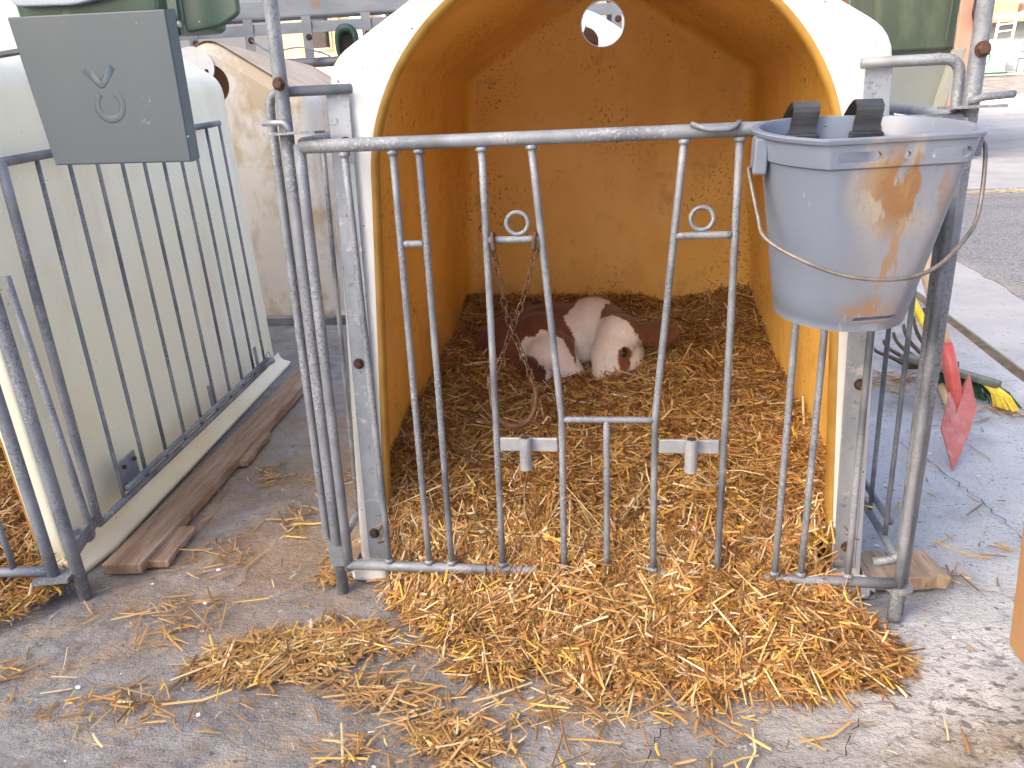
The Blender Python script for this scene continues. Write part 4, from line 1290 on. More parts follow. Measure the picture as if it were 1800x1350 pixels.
C[np.repeat(far, 9)] = C[np.repeat(far, 9)] * 0.3 + np.array((0.46, 0.42, 0.32))
lit = fast_mesh('straw_litter', V, F, C, [STRAW])
tag(lit, 'loose yellow straw stalks scattered over the grey concrete', 'straw', kind='stuff')

# ------------------------------------------------------------------ calf
def ellipsoid(c, rad, axes=None, sub=3):
    bm = bmesh.new()
    bmesh.ops.create_icosphere(bm, subdivisions=sub, radius=1.0)
    V = np.array([v.co[:] for v in bm.verts]); F = [tuple(v.index for v in f.verts) for f in bm.faces]
    bm.free()
    V = V * np.array(rad)
    if axes is not None:
        V = V @ np.array(axes)
    return V + np.array(c), F

def capsule(a, b, ra, rb, n=9):
    a = np.array(a, float); b = np.array(b, float)
    P = []; rr = []
    d = (b - a) / np.linalg.norm(b - a)
    for t in (-0.9, -0.6, -0.25):
        P.append(a + d * ra * t); rr.append(ra * math.sqrt(1 - t * t))
    for t in np.linspace(0, 1, n):
        P.append(a + (b - a) * t); rr.append(ra + (rb - ra) * t)
    for t in (0.25, 0.6, 0.9):
        P.append(b + d * rb * t); rr.append(rb * math.sqrt(1 - t * t))
    return tube(np.array(P), np.array(rr), 20)

def make_calf():
    t = thing('calf', 'brown and white calf curled up asleep in the straw', 'calf', (0.42, 1.02, 0.18))
    u = np.array([-0.23, -0.57, -0.79]); u /= np.linalg.norm(u)
    nn = np.array([-0.80, -0.38, 0.47]); nn -= u * (nn @ u); nn /= np.linalg.norm(nn)
    s = np.cross(nn, u)
    if s[0] < 0: s = -s
    O = np.array([0.628, 0.968, 0.398])
    ax = np.array([u, nn, s])
    H = lambda a, b, c: O + u * a + nn * b + s * c
    parts = [
        ellipsoid((0.40, 1.115, 0.275), (0.235, 0.165, 0.155)),
        ellipsoid((0.275, 1.07, 0.285), (0.135, 0.145, 0.125)),
        ellipsoid((0.195, 1.04, 0.270), (0.075, 0.085, 0.075)),
        ellipsoid((0.535, 1.10, 0.335), (0.125, 0.125, 0.118)),
        ellipsoid((0.36, 1.03, 0.335), (0.10, 0.10, 0.085)),                       # haunch
        capsule((0.560, 1.10, 0.350), (0.612, 1.01, 0.365), 0.092, 0.066),         # neck
        ellipsoid((0.405, 0.955, 0.305), (0.085, 0.075, 0.072)),                   # folded thigh
        capsule((0.425, 0.935, 0.305), (0.500, 0.865, 0.225), 0.055, 0.036),       # shank
        capsule((0.285, 0.965, 0.245), (0.375, 0.905, 0.215), 0.062, 0.042),       # lower leg
        capsule((0.375, 0.90, 0.205), (0.325, 0.865, 0.195), 0.030, 0.024),        # pastern
        ellipsoid(H(0.040, -0.008, 0), (0.070, 0.070, 0.086), ax),                 # cranium
        ellipsoid(H(0.100, 0.002, 0), (0.086, 0.064, 0.078), ax),                  # brow
        ellipsoid(H(0.120, -0.050, 0), (0.100, 0.066, 0.064), ax),                 # jaw
        ellipsoid(H(0.090, 0.018, 0.048), (0.026, 0.020, 0.026), ax),              # brow ridge
        ellipsoid(H(0.090, 0.018, -0.048), (0.024, 0.018, 0.022), ax),
        capsule(H(0.13, 0.000, 0), H(0.225, -0.012, 0), 0.060, 0.049),             # muzzle
        ellipsoid(H(0.245, -0.014, 0), (0.038, 0.040, 0.047), ax),
        capsule(H(0.14, -0.050, 0), H(0.235, -0.048, 0), 0.034, 0.024),            # chin
    ]
    # ears: flattened leaf shapes
    def ear(sgn):
        e = s * sgn * 0.62 + np.array([0.75 if sgn > 0 else -0.2, 0.30, -0.18]); e /= np.linalg.norm(e)
        w = u * 0.8 - np.array([0, 0.4, 0.2]); w -= e * (w @ e); w /= np.linalg.norm(w)
        f = np.cross(e, w)
        b0 = H(0.030, -0.020, 0.060 * sgn)
        P_ = [b0 + e * t_ + w * (0.010 * math.sin(t_ * 22)) for t_ in (0.0, 0.02, 0.045, 0.075, 0.105, 0.130, 0.146)]
        V_, F_ = tube(np.array(P_), np.array([0.026, 0.032, 0.045, 0.052, 0.044, 0.026, 0.008]), 20)
        q_ = (V_ - b0) @ f
        return V_ - np.outer(q_ * 0.66, f), F_
    parts += [ear(1), ear(-1)]
    V, F = merge(parts)
    me = bpy.data.meshes.new('body_source')
    me.from_pydata(V.tolist(), [], F)
    tmp = bpy.data.objects.new('body_source', me); COL.objects.link(tmp)
    rm = tmp.modifiers.new('r', 'REMESH'); rm.mode = 'VOXEL'; rm.voxel_size = 0.0055
    sm = tmp.modifiers.new('s', 'SMOOTH'); sm.factor = 0.5; sm.iterations = 7
    dg = bpy.context.evaluated_depsgraph_get()
    me2 = bpy.data.meshes.new_from_object(tmp.evaluated_get(dg))
    bpy.data.objects.remove(tmp, do_unlink=True)
    me2.name = 'body'
    nv = len(me2.vertices)
    co = np.zeros(nv * 3, np.float32); me2.vertices.foreach_get('co', co); co = co.reshape(-1, 3).astype(float)
    # coat map, laid out on the plane the flank faces
    BR = np.array((0.165, 0.056, 0.024)); BD = np.array((0.085, 0.030, 0.015)); WH = np.array((0.74, 0.66, 0.59)); PK = np.array((0.58, 0.44, 0.38))
    def inpoly(px, pz, poly):
        poly = np.array(poly); r = np.zeros(len(px), bool); j = len(poly) - 1
        for i in range(len(poly)):
            xi, zi = poly[i]; xj, zj = poly[j]
            c = ((zi > pz) != (zj > pz)) & (px < (xj - xi) * (pz - zi) / (zj - zi + 1e-12) + xi)
            r ^= c; j = i
        return r
    def colour(P):
        n3 = np.stack([vnoise(P[:, 0], P[:, 2], 40, 31), vnoise(P[:, 1] + P[:, 0], P[:, 2], 40, 32)], 1)
        n4 = np.stack([vnoise(P[:, 0], P[:, 2], 130, 33), vnoise(P[:, 0] + 3, P[:, 2], 130, 34)], 1)
        fx = P[:, 0] + 0.05 * (P[:, 1] - 1.0) + 0.006 * n3[:, 0] + 0.004 * n4[:, 0]
        fz = P[:, 2] + 0.285 * (P[:, 1] - 1.0) + 0.006 * n3[:, 1] + 0.004 * n4[:, 1]
        rel = P - O
        ha, hb, hc = rel @ u, rel @ nn, rel @ s
        jit = 0.006 * n3[:, 0] + 0.003 * n4[:, 0]
        head = (np.abs(hc) < 0.12) & (hb > -0.125) & (hb < 0.09) & (ha > -0.09) & (P[:, 0] > 0.475 + 0.10 * (0.40 - P[:, 2])) & (P[:, 1] < 1.045)
        C = np.where((fz < 0.25)[:, None], BD * 1.2, BR) * (1 + 0.18 * n3[:, :1])
        band = inpoly(fx, fz, [(0.445, 0.418), (0.478, 0.44), (0.50, 0.50), (0.60, 0.52), (0.595, 0.44), (0.56, 0.38), (0.545, 0.20), (0.50, 0.20), (0.49, 0.33), (0.462, 0.38)])
        knee = inpoly(fx, fz, [(0.293, 0.270), (0.303, 0.330), (0.320, 0.345), (0.345, 0.345), (0.370, 0.368), (0.405, 0.362), (0.445, 0.330), (0.482, 0.260), (0.51, 0.15), (0.40, 0.14), (0.385, 0.235), (0.350, 0.280), (0.325, 0.285)])
        C = np.where((band | (knee & (P[:, 1] < 1.05)))[:, None], WH * (1 + 0.05 * n3[:, :1]), C)
        foot = (P[:, 2] < 0.225) & (P[:, 0] < 0.40) & (P[:, 0] > 0.28) & (P[:, 1] < 0.91)
        C = np.where(foot[:, None], np.array((0.42, 0.42, 0.42)), C)
        poll = inpoly(fx, fz, [(0.560, 0.405), (0.60, 0.410), (0.645, 0.393), (0.668, 0.362), (0.690, 0.318), (0.85, 0.22), (0.90, 0.52), (0.596, 0.50), (0.580, 0.452), (0.566, 0.425)]) & (P[:, 1] < 1.07)
        C = np.where(poll[:, None], BR * (1 + 0.15 * n3[:, :1]), C)
        face = head & (ha + 0.30 * hb + jit > 0.018 + 0.22 * np.clip(hc - 0.02, 0, 1) * 2) & (np.abs(hc) < 0.115) & ~poll
        Cf = WH * (1 + 0.05 * n3[:, :1])
        Cf = np.where((ha > 0.22)[:, None], PK, Cf)
        C = np.where((head & ~poll)[:, None], WH * (1 + 0.05 * n3[:, :1]), C)
        C = np.where(poll[:, None], BR * (1 + 0.15 * n3[:, :1]), C)
        C = np.where(face[:, None], Cf, C)
        eyep = head & (((ha - 0.118 + jit) / 0.028) ** 2 + ((hb + 0.002) / 0.026) ** 2 < 1) & (hc > 0.02)
        eyep2 = head & (((ha - 0.146 + jit) / 0.020) ** 2 + ((hb + 0.014) / 0.024) ** 2 < 1) & (hc > 0.02)
        C = np.where((eyep | eyep2)[:, None], BR * 1.5, C)
        earm = (np.abs(hc) > 0.102) & (P[:, 1] < 1.06) & (P[:, 0] > 0.60)
        C = np.where(earm[:, None], BR * 0.85, C)
        return np.clip(C, 0.004, 1)
    C = colour(co)
    at = me2.color_attributes.new('Col', 'FLOAT_COLOR', 'POINT')
    at.data.foreach_set('color', np.concatenate([C, np.ones((nv, 1))], 1).astype(np.float32).ravel())
    base = rootloc(t)
    nrm = np.zeros(nv * 3, np.float32); me2.vertices.foreach_get('normal', nrm); nrm = nrm.reshape(-1, 3).astype(float)
    me2.vertices.foreach_set('co', (co - base).astype(np.float32).ravel())
    me2.update()
    me2.polygons.foreach_set('use_smooth', [True] * len(me2.polygons))
    me2.materials.clear(); me2.materials.append(COAT)
    body = bpy.data.objects.new('body', me2); COL.objects.link(body); body.parent = t
    # short coat hair
    n = 42000
    idx = rng.integers(0, nv, n)
    p = co[idx] + rng.normal(0, 0.002, (n, 3)); nn_ = nrm[idx]
    comb = np.array([-0.35, -0.2, -0.75]) + 0.45 * np.stack([vnoise(p[:, 0], p[:, 2], 18, 41), vnoise(p[:, 1], p[:, 2], 18, 42), vnoise(p[:, 0], p[:, 1], 18, 43)], 1)
    comb = comb - nn_ * np.sum(comb * nn_, 1)[:, None]
    comb /= np.linalg.norm(comb, axis=1)[:, None] + 1e-9
    d = comb + nn_ * 0.33 + rng.normal(0, 0.18, (n, 3)); d /= np.linalg.norm(d, axis=1)[:, None]
    sd = np.cross(d, nn_); sd /= np.linalg.norm(sd, axis=1)[:, None] + 1e-9
    ln = rng.uniform(0.006, 0.014, n)[:, None]
    rel = co[idx] - O
    isear = (np.abs(rel @ s) > 0.085) & (co[idx][:, 0] > 0.6)
    ln[isear] *= 1.9
    Vh = np.stack([p - nn_ * 0.001 + sd * 0.0006, p - nn_ * 0.001 - sd * 0.0006, p + d * ln], 1)
    Fh = np.arange(n * 3).reshape(-1, 3)
    Ch = np.repeat((C[idx] * rng.uniform(0.75, 1.3, (n, 1)))[:, None], 3, 1)
    hair = fast_mesh('coat_hair', Vh.reshape(-1, 3) - base, Fh, np.clip(Ch.reshape(-1, 3), 0, 1), [COAT])
    hair.parent = t; hair['kind'] = 'stuff'
    # eye with lids
    ec = H(0.116, 0.006, 0.0)
    # find the skin along +s
    rel = co - ec
    m_ = (np.linalg.norm(rel - np.outer(rel @ s, s), axis=1) < 0.010)
    hc = np.max((rel @ s)[m_]) if m_.any() else 0.06
    e0 = ec + s * (hc - 0.0035)
    v, f = ellipsoid(e0, (0.0145, 0.0110, 0.0085), ax, 3)
    obj('eye', v, f, EYE, t, smooth=True)
    q = np.linspace(0, 2 * math.pi, 24, endpoint=False)
    P = np.array([e0 + s * 0.0030 + u * 0.0145 * math.cos(a) + nn * 0.0108 * math.sin(a) for a in q])
    lm = layered('eyelid', (0.06, 0.028, 0.018), (0.09, 0.04, 0.025), 40, 0.5)
    obj('eyelid', *tube(P, 0.0024, 8, closed=True), lm, t, smooth=True)
    return t
make_calf()

# ------------------------------------------------------------------ left trough with grey plate
def poly_plate(pts, y0, y1):
    n = len(pts)
    V = [(p[0], y0, p[1]) for p in pts] + [(p[0], y1, p[1]) for p in pts]
    F = [tuple(range(n)), tuple(range(2 * n - 1, n - 1, -1))] + [(i, (i + 1) % n, n + (i + 1) % n, n + i) for i in range(n)]
    return np.array(V, float), F
tr = thing('feed_trough', 'dark green feed trough with grey embossed plate beside the cream hutch', 'feed trough', (-0.36, 0.12, 1.0), group='green feed troughs')
v, f = poly_plate([(-0.522, 1.250), (-0.205, 1.246), (-0.203, 0.978), (-0.490, 0.981)], -0.004, 0.004)
plate = soft(obj('grey_plate', v, f, GREY_BOX, tr), 0.0025, 2)
V = [(-0.2045, -0.0035, 1.2455), (-0.1915, 0.005, 1.2475), (-0.1895, 0.005, 0.984), (-0.2025, -0.0035, 0.9785),
     (-0.2045, 0.004, 1.2455), (-0.1935, 0.010, 1.2475), (-0.1915, 0.010, 0.984), (-0.2025, 0.004, 0.9785)]
F = [(0, 1, 2, 3), (7, 6, 5, 4), (0, 4, 5, 1), (1, 5, 6, 2), (2, 6, 7, 3), (3, 7, 4, 0)]
obj('folded_edge', V, F, GREY_BOX, plate)
v, f = lathe([(0.006, 0), (0.006, 0.004), (0.003, 0.006)], (-0.1925, 0.012, 1.222), 12, 0)
obj('cheek_bolt', v, f, GALV_PALE, tr)
# embossed mark: a chevron over an open ring
def stroke(P, w, name):
    P = np.array(P, float)
    V, F = tube(P, w, 10, squash=1.0)
    V[:, 1] = -0.0036 + (V[:, 1]) * 0.13
    obj(name, V, F, GREY_BOX, plate, smooth=True)
def px_plate(x, y):        # mark drawn on the plate, in plate millimetres
    return (-0.36 + x * 0.001, 0.0, 1.115 + y * 0.001)
stroke(bend([px_plate(-27, 38), px_plate(3, 8), px_plate(31, 40)], 0.004, 5), 0.0078, 'embossed_chevron')
a = np.linspace(R(128), R(128 + 292), 40)
stroke([px_plate(11 + 26 * math.cos(q), -28 + 26 * math.sin(q)) for q in a], 0.0075, 'embossed_ring')
# green tub
def tub(parent, x0, x1, y0, y1, z0, z1, mat, taper=0.02, wall=0.005):
    def ringz(z, ins):
        t_ = (z1 - z) / (z1 - z0) * taper + ins
        P = bend([(x0 + t_, (y0 + y1) / 2, z), (x0 + t_, y1 - t_, z), (x1 - t_, y1 - t_, z), (x1 - t_, y0 + t_, z), (x0 + t_, y0 + t_, z), (x0 + t_, (y0 + y1) / 2 - 0.001, z)], 0.03, 7)
        return P
    loops = [ringz(z0 + 0.0, 0.02), ringz(z0, 0.006), ringz(z0 + 0.008, 0.0)] + [ringz(z, 0.0) for z in np.linspace(z0 + 0.05, z1 - 0.02, 4)] + \
            [ringz(z1 - 0.018, -0.012), ringz(z1, -0.012), ringz(z1, wall), ringz(z0 + 0.02, wall), ringz(z0 + 0.012, wall + 0.015)]
    n = len(loops[0])
    V = np.concatenate(loops); F = []
    for k in range(len(loops) - 1):
        for i in range(n):
            j = (i + 1) % n
            F.append((k * n + i, k * n + j, (k + 1) * n + j, (k + 1) * n + i))
    F.append(tuple(range(n))); F.append(tuple((len(loops) - 1) * n + i for i in range(n)))
    return obj('tub', V, F, mat, parent, smooth=False)
tb = soft(tub(tr, -0.565, -0.215, 0.03, 0.33, 1.235, 1.47, GREEN), 0.003, 2, 30)
v, f = poly_plate(bend([(-0.535, 0, 1.36), (-0.53, 0, 1.272), (-0.40, 0, 1.268), (-0.30, 0, 1.285), (-0.265, 0, 1.31), (-0.265, 0, 1.36)], 0.02, 5)[:, [0, 2]], 0.026, 0.045)
soft(obj('grey_front_lip', v, f, GREY_LIGHT, tb), 0.003, 2)
v, f = poly_plate(bend([(-0.222, 0, 1.40), (-0.222, 0, 1.215), (-0.150, 0, 1.224), (-0.108, 0, 1.245), (-0.112, 0, 1.40)], 0.012, 5)[:, [0, 2]], 0.090, 0.106)
wing = soft(obj('side_wing', v, f, GREEN, tr), 0.004, 2)
v, f = box(-0.150, -0.128, 0.0892, 0.0905, 1.290, 1.315)
soft(obj('wing_slot', v, f, DARK, wing), 0.004, 2)
v, f = beam((-0.205, 0.03, 1.205), (-0.205, 0.03, 1.42), 0.018, 0.012, (0, 1, 0))
obj('corner_rib', v, f, GREEN, tr)
obj('hanger_arm', *beam((-0.50, 0.18, 1.225), (-0.80, 0.14, 1.19), 0.03, 0.008), GALV, tr)
obj('hanger_leg', *beam((-0.795, 0.14, 1.195), (-0.745, 0.14, 0.99), 0.008, 0.03, (0, 1, 0)), GALV, tr)

# right trough, seen from its end, on its own stand post
tq = thing('feed_trough', 'dusty green feed trough with olive plate beyond the right gate post', 'feed trough', (1.50, 1.25, 1.0), group='green feed troughs')
tb2 = soft(tub(tq, 1.36, 1.62, 1.15, 1.45, 1.175, 1.56, GREEN_DUSTY, taper=0.012), 0.003, 2, 30)
obj('tub_rib', *beam((1.572, 1.147, 1.20), (1.588, 1.145, 1.55), 0.006, 0.006, (0, 1, 0)), GREEN_DUSTY, tb2)
v, f = poly_plate([(1.425, 1.155), (1.600, 1.150), (1.560, 0.985), (1.395, 1.015)], 1.165, 1.172)
soft(obj('olive_plate', v, f, GREY_BOX2, tq), 0.002, 1)
v, f = poly_plate([(1.597, 1.175), (1.632, 1.178), (1.585, 0.985), (1.556, 0.985)], 1.140, 1.164)
chk = soft(obj('plate_cheek', v, f, OLIVE_PALE, tq), 0.002, 1)
v, f = lathe([(0.009, 0), (0.009, -0.004), (0.004, -0.008)], (1.604, 1.1395, 1.135), 12, 1)
obj('cheek_bolt', v, f, GALV_PALE, chk)
obj('hanger_arm', *beam((1.49, 1.44, 1.20), (1.19, 1.40, 1.09), 0.03, 0.010), GALV, tq)

# ------------------------------------------------------------------ tools on the right
sh = thing('shovel', 'red painted shovel with wooden handle leaning behind the right post', 'shovel', (1.60, 0.743, 0.0))
def lerp(a, b, t): return np.array(a) + (np.array(b) - np.array(a)) * t
tip = np.array((1.600, 0.743, 0.002)); lc = np.array((1.580, 0.815, 0.108)); rc = np.array((1.712, 0.905, 0.140))
lu = np.array((1.612, 0.870, 0.170)); hr_ = np.array((1.700, 0.960, 0.232)); sr = np.array((1.668, 0.935, 0.165)); sl_ = np.array((1.625, 0.905, 0.190))
outline = [tip, lerp(tip, rc, 0.5) + np.array((0.006, 0.0, -0.004)), rc, hr_, sr, sl_, lu, lc]
nrm_ = np.cross(rc - tip, lc - tip); nrm_ /= np.linalg.norm(nrm_)
if nrm_[1] > 0: nrm_ = -nrm_
n = len(outline)
ctr = np.mean(outline, 0) - nrm_ * 0.006
V = [p for p in outline] + [ctr] + [p - nrm_ * 0.004 for p in outline] + [ctr - nrm_ * 0.004]
F = [(i, (i + 1) % n, n) for i in range(n)] + [((i + 1) % n + n + 1, i + n + 1, 2 * n + 1) for i in range(n)] + [(i, i + n + 1, (i + 1) % n + n + 1, (i + 1) % n) for i in range(n)]
obj('blade', V, F, RED_FADED, sh)
obj('socket', *tube([(1.655, 0.895, 0.115), (1.648, 0.925, 0.19), (1.640, 0.955, 0.25), (1.632, 0.99, 0.320)], [0.010, 0.021, 0.022, 0.0185], 14), RED, sh, smooth=True)
hd = np.array((-0.040, 0.148, 0.242))
p0 = np.array((1.634, 0.982, 0.300))
obj('handle', *tube([p0 + hd * k for k in (0, 0.4, 0.8, 1.2, 1.8, 2.4, 3.0)], [0.0165, 0.0185, 0.0215, 0.021, 0.019, 0.018, 0.0175], 14), WOOD_PALE, sh, smooth=True)

br = thing('broom', 'broom with yellow handle and yellow and green bristles lying behind the shovel', 'broom', (1.83, 1.41, 0.0))
A = np.array((1.700, 1.520, 0.118)); B = np.array((1.962, 1.305, 0.075))
bv, bf = beam(A, B, 0.05, 0.024, (0.25, -0.1, 1))
soft(obj('broom_head', bv, bf, BROOM_BACK, br), 0.005, 2)
dirb = np.array((0.030, -0.040, -0.070))
for nm, mt, sgn, n in (('yellow_bristles', YELLOW, 0.5, 90), ('green_bristles', BRISTLE_GREEN, -0.5, 320)):
    pr = []
    d = (B - A); sdv = np.cross(d / np.linalg.norm(d), (0, 0, 1))
    for k in range(n):
        t_ = rng.uniform(0.84 if sgn > 0 else 0.3, 0.99)
        p = A + d * t_ + sdv * (rng.uniform(0, 0.022) * (1 if sgn > 0 else -1)) + np.array((0, 0, -0.008))
        q = p + dirb * rng.uniform(0.85, 1.1) + sdv * sgn * 0.02 + rng.normal(0, 0.006, 3) + (d / np.linalg.norm(d)) * (0.035 * (t_ - 0.2))
        m_ = (p + q) / 2 + np.array((0.006, -0.006, 0.010))
        q[2] = max(q[2], 0.004)
        pr.append(tube([p, m_, q], 0.0019, 4))
    obj(nm, *merge(pr), mt, br)['kind'] = 'stuff'
obj('handle', *tube([(1.822, 1.425, 0.105), (1.782, 1.65, 0.268), (1.742, 1.875, 0.43), (1.66, 2.32, 0.755)], 0.0155, 12), YELLOW, br, smooth=True)
obj('handle_socket', *tube([(1.835, 1.395, 0.095), (1.806, 1.52, 0.172)], 0.017, 12), BROOM_BACK, br, smooth=True)

fk = thing('manure_fork', 'brown steel manure fork with curved tines behind the right gate bars', 'fork', (1.84, 1.64, 0.0))
for k in range(6):
    t_ = k / 5
    a0 = np.array((1.790, 1.690, 0.022)) + (np.array((1.925, 1.590, 0.060)) - np.array((1.790, 1.690, 0.022))) * t_
    m0 = a0 + np.array((-0.055, 0.06, 0.035 + 0.02 * t_))
    e0 = np.array((1.695, 1.820, 0.060)) + (np.array((1.865, 1.800, 0.235)) - np.array((1.695, 1.820, 0.060))) * t_
    c0_ = (m0 + e0) / 2 + np.array((-0.022, -0.004, -0.012))
    P = []
    for x in np.linspace(0, 1, 14):
        P.append((1 - x) ** 3 * a0 + 3 * x * (1 - x) ** 2 * m0 + 3 * x * x * (1 - x) * c0_ + x ** 3 * e0)
    obj('tine', *tube(np.array(P), np.linspace(0.0100, 0.0062, 14), 8), FORK_STEEL, fk, smooth=True)
obj('tine_bar', *beam((1.780, 1.697, 0.020), (1.935, 1.583, 0.062), 0.022, 0.022), FORK_STEEL, fk)
obj('socket', *tube([(1.860, 1.638, 0.042), (1.835, 1.50, 0.030), (1.820, 1.42, 0.026)], [0.010, 0.016, 0.018], 12), FORK_STEEL, fk, smooth=True)
obj('handle', *tube([(1.822, 1.43, 0.026), (1.745, 1.08, 0.019)], 0.017, 12), WOOD_PALE, fk, smooth=True)

# cart corner at the right edge
ct = thing('feed_cart', 'tan cart body with black wheel cut off by the right edge', 'cart', (1.62, -0.45, 0.0))
V = []
for (z, e) in ((0.052, 0.0), (0.062, -0.004), (0.75, -0.09)):
    V += [(1.348 + e * 0.5, -0.80, z), (1.348 + e * 0.5, -0.142, z), (1.95, -0.142, z), (1.95, -0.80, z)]
F = [(3, 2, 1, 0), (8, 9, 10, 11)]
for k in range(2):
    for i in range(4):
        j = (i + 1) % 4
        F.append((k * 4 + i, k * 4 + j, (k + 1) * 4 + j, (k + 1) * 4 + i))
soft(obj('cart_body', V, F, TAN, ct), 0.008, 2)
for (x, y) in ((1.41, -0.30), (1.90, -0.30), (1.41, -0.68), (1.90, -0.68)):
    w = obj('wheel', *lathe([(0.030, -0.018), (0.050, -0.018), (0.056, -0.010), (0.056, 0.010), (0.050, 0.018), (0.030, 0.018)], (x, y, 0.056), 24, 0), BLACK, ct, smooth=False)
v, f = box(1.380, 1.930, -0.78, -0.16, 0.056, 0.075)
obj('cart_frame', v, f, BLACK, ct)
#CONTINUE2
# ------------------------------------------------------------------ feed barrier behind the hutches
fbz = thing('feed_barrier', 'long galvanised feed barrier rails above the beige hutch roof', 'barrier', (-1.5, 4.4, 0.0))
soft(obj('upper_beam', *box(-5.0, 1.8, 4.40, 4.52, 1.795, 1.935), GALV_OLD, fbz), 0.02, 3)
soft(obj('lower_channel', *box(-5.0, 1.8, 4.36, 4.44, 1.700, 1.765), GALV_OLD, fbz), 0.006, 2)
obj('channel_lip', *box(-5.0, 1.8, 4.352, 4.362, 1.690, 1.712), GALV_OLD, fbz)
obj('low_rail', *tube([(-5.0, 4.46, 1.50), (1.8, 4.46, 1.50)], 0.035, 12), GALV_OLD, fbz, smooth=True)
for x in (-2.45, -2.02, -1.58, -1.14, -0.70, -0.26, 0.18, 0.62, 1.06):
    obj('hanger_strap', *box(x - 0.035, x + 0.035, 4.345, 4.351, 1.52, 1.80), GALV_OLD, fbz)
    obj('strap_bolt', *hexbolt((x + 0.01, 4.3449, 1.66), 0.018), BOLT, fbz)
for x in (-4.6, -2.9, -0.95, 0.6, 1.7):
    soft(obj('post', *box(x - 0.05, x + 0.05, 4.53, 4.63, 0.0, 2.05), GALV_OLD, fbz), 0.01, 2)
obj('stray_wire', *tube(bend([(-2.0, 4.33, 1.66), (-1.85, 4.28, 1.56), (-1.60, 4.26, 1.60), (-1.40, 4.27, 1.52)], 0.1, 8), 0.006, 6), GALV_OLD, fbz, smooth=True)

# little green drinker hung on the barrier
dk = thing('drinker_bowl', 'small dark green oval drinker on the barrier left of the white hutch', 'drinker', (-1.27, 4.30, 1.50))
def oval_ring(cx, z0, w, h, y): 
    a = np.linspace(0, 2 * math.pi, 28, endpoint=False)
    return np.array([(cx + w / 2 * np.sign(math.cos(q)) * abs(math.cos(q)) ** 0.7, y, z0 + h / 2 * np.sign(math.sin(q)) * abs(math.sin(q)) ** 0.8) for q in a])
loops = [oval_ring(-1.27, 1.60, 0.10, 0.16, 4.33), oval_ring(-1.27, 1.60, 0.155, 0.235, 4.325), oval_ring(-1.27, 1.60, 0.165, 0.25, 4.26), oval_ring(-1.27, 1.60, 0.15, 0.235, 4.245),
         oval_ring(-1.27, 1.585, 0.115, 0.18, 4.245), oval_ring(-1.27, 1.58, 0.10, 0.165, 4.29)]
V = np.concatenate(loops); F = []
n = 28
for k in range(len(loops) - 1):
    for i in range(n):
        F.append((k * n + i, k * n + (i + 1) % n, (k + 1) * n + (i + 1) % n, (k + 1) * n + i))
F.append(tuple(range(n)))
obj('bowl', V, F, GREEN, dk, smooth=True)
obj('bowl_inside', oval_ring(-1.27, 1.58, 0.104, 0.168, 4.288), [tuple(range(n))], DARK, dk)

# ------------------------------------------------------------------ buildings
def building(name, label, x0, x1, y0, y1, z0, eave, ridge, wall, roof, axis='y'):
    t = thing(name, label, 'building', ((x0 + x1) / 2, (y0 + y1) / 2, z0))
    if axis == 'y':
        xm = (x0 + x1) / 2
        V = []
        for y in (y0, y1):
            V += [(x0, y, z0), (x1, y, z0), (x1, y, eave), (xm, y, ridge), (x0, y, eave)]
        F = [(0, 1, 2, 3, 4), (9, 8, 7, 6, 5), (1, 6, 7, 2), (0, 4, 9, 5), (0, 5, 6, 1)]
        R1 = beam(((x0 + xm) / 2 - 0.15, y0 - 0.4, (eave + ridge) / 2 + 0.05), ((x0 + xm) / 2 - 0.15, y1 + 0.4, (eave + ridge) / 2 + 0.05), 1, 1)
        o = 0.35
        rv = []
        for y in (y0 - 0.5, y1 + 0.5):
            for dz in (0.03, 0.15):
                rv += [(x0 - o, y, eave - o * (ridge - eave) / (xm - x0) + dz), (xm, y, ridge + dz), (x1 + o, y, eave - o * (ridge - eave) / (xm - x0) + dz)]
        rf = [(0, 1, 7, 6), (1, 2, 8, 7), (3, 9, 10, 4), (4, 10, 11, 5), (0, 3, 4, 1), (1, 4, 5, 2), (6, 7, 10, 9), (7, 8, 11, 10), (0, 6, 9, 3), (2, 5, 11, 8)]
    else:
        ym = (y0 + y1) / 2
        V = []
        for x in (x0, x1):
            V += [(x, y0, z0), (x, y1, z0), (x, y1, eave), (x, ym, ridge), (x, y0, eave)]
        F = [(0, 1, 2, 3, 4), (9, 8, 7, 6, 5), (1, 6, 7, 2), (0, 4, 9, 5), (0, 5, 6, 1)]
        o = 0.35
        rv = []
        for x in (x0 - 0.5, x1 + 0.5):
            for dz in (0.03, 0.15):
                sl = (ridge - eave) / (ym - y0)
                rv += [(x, y0 - o, eave - o * sl + dz), (x, ym, ridge + dz), (x, y1 + o, eave - o * sl + dz)]
        rf = [(0, 1, 7, 6), (1, 2, 8, 7), (3, 9, 10, 4), (4, 10, 11, 5), (0, 3, 4, 1), (1, 4, 5, 2), (6, 7, 10, 9), (7, 8, 11, 10), (0, 6, 9, 3), (2, 5, 11, 8)]
    obj('walls', V, F, wall, t)
    obj('roof', rv, rf, roof, t)
    return t

# barn-like block added out of view on the left to shade the pens
shade_block = building('barn', 'tall cream block, unseen, added to shade the yard from the left', -22.0, -8.0, -2.4, 11.2, -0.1, 13.5, 16.0, PLASTER, ROOFTILE, 'y')
building('low_shade_block', 'lower cream block, unseen, added to shorten the shade on the right', -20.0, -8.0, -6.6, -2.95, -0.1, 8.7, 9.6, PLASTER, ROOFTILE, 'y')  # added lower block, out of view: lets sun reach ground on the right
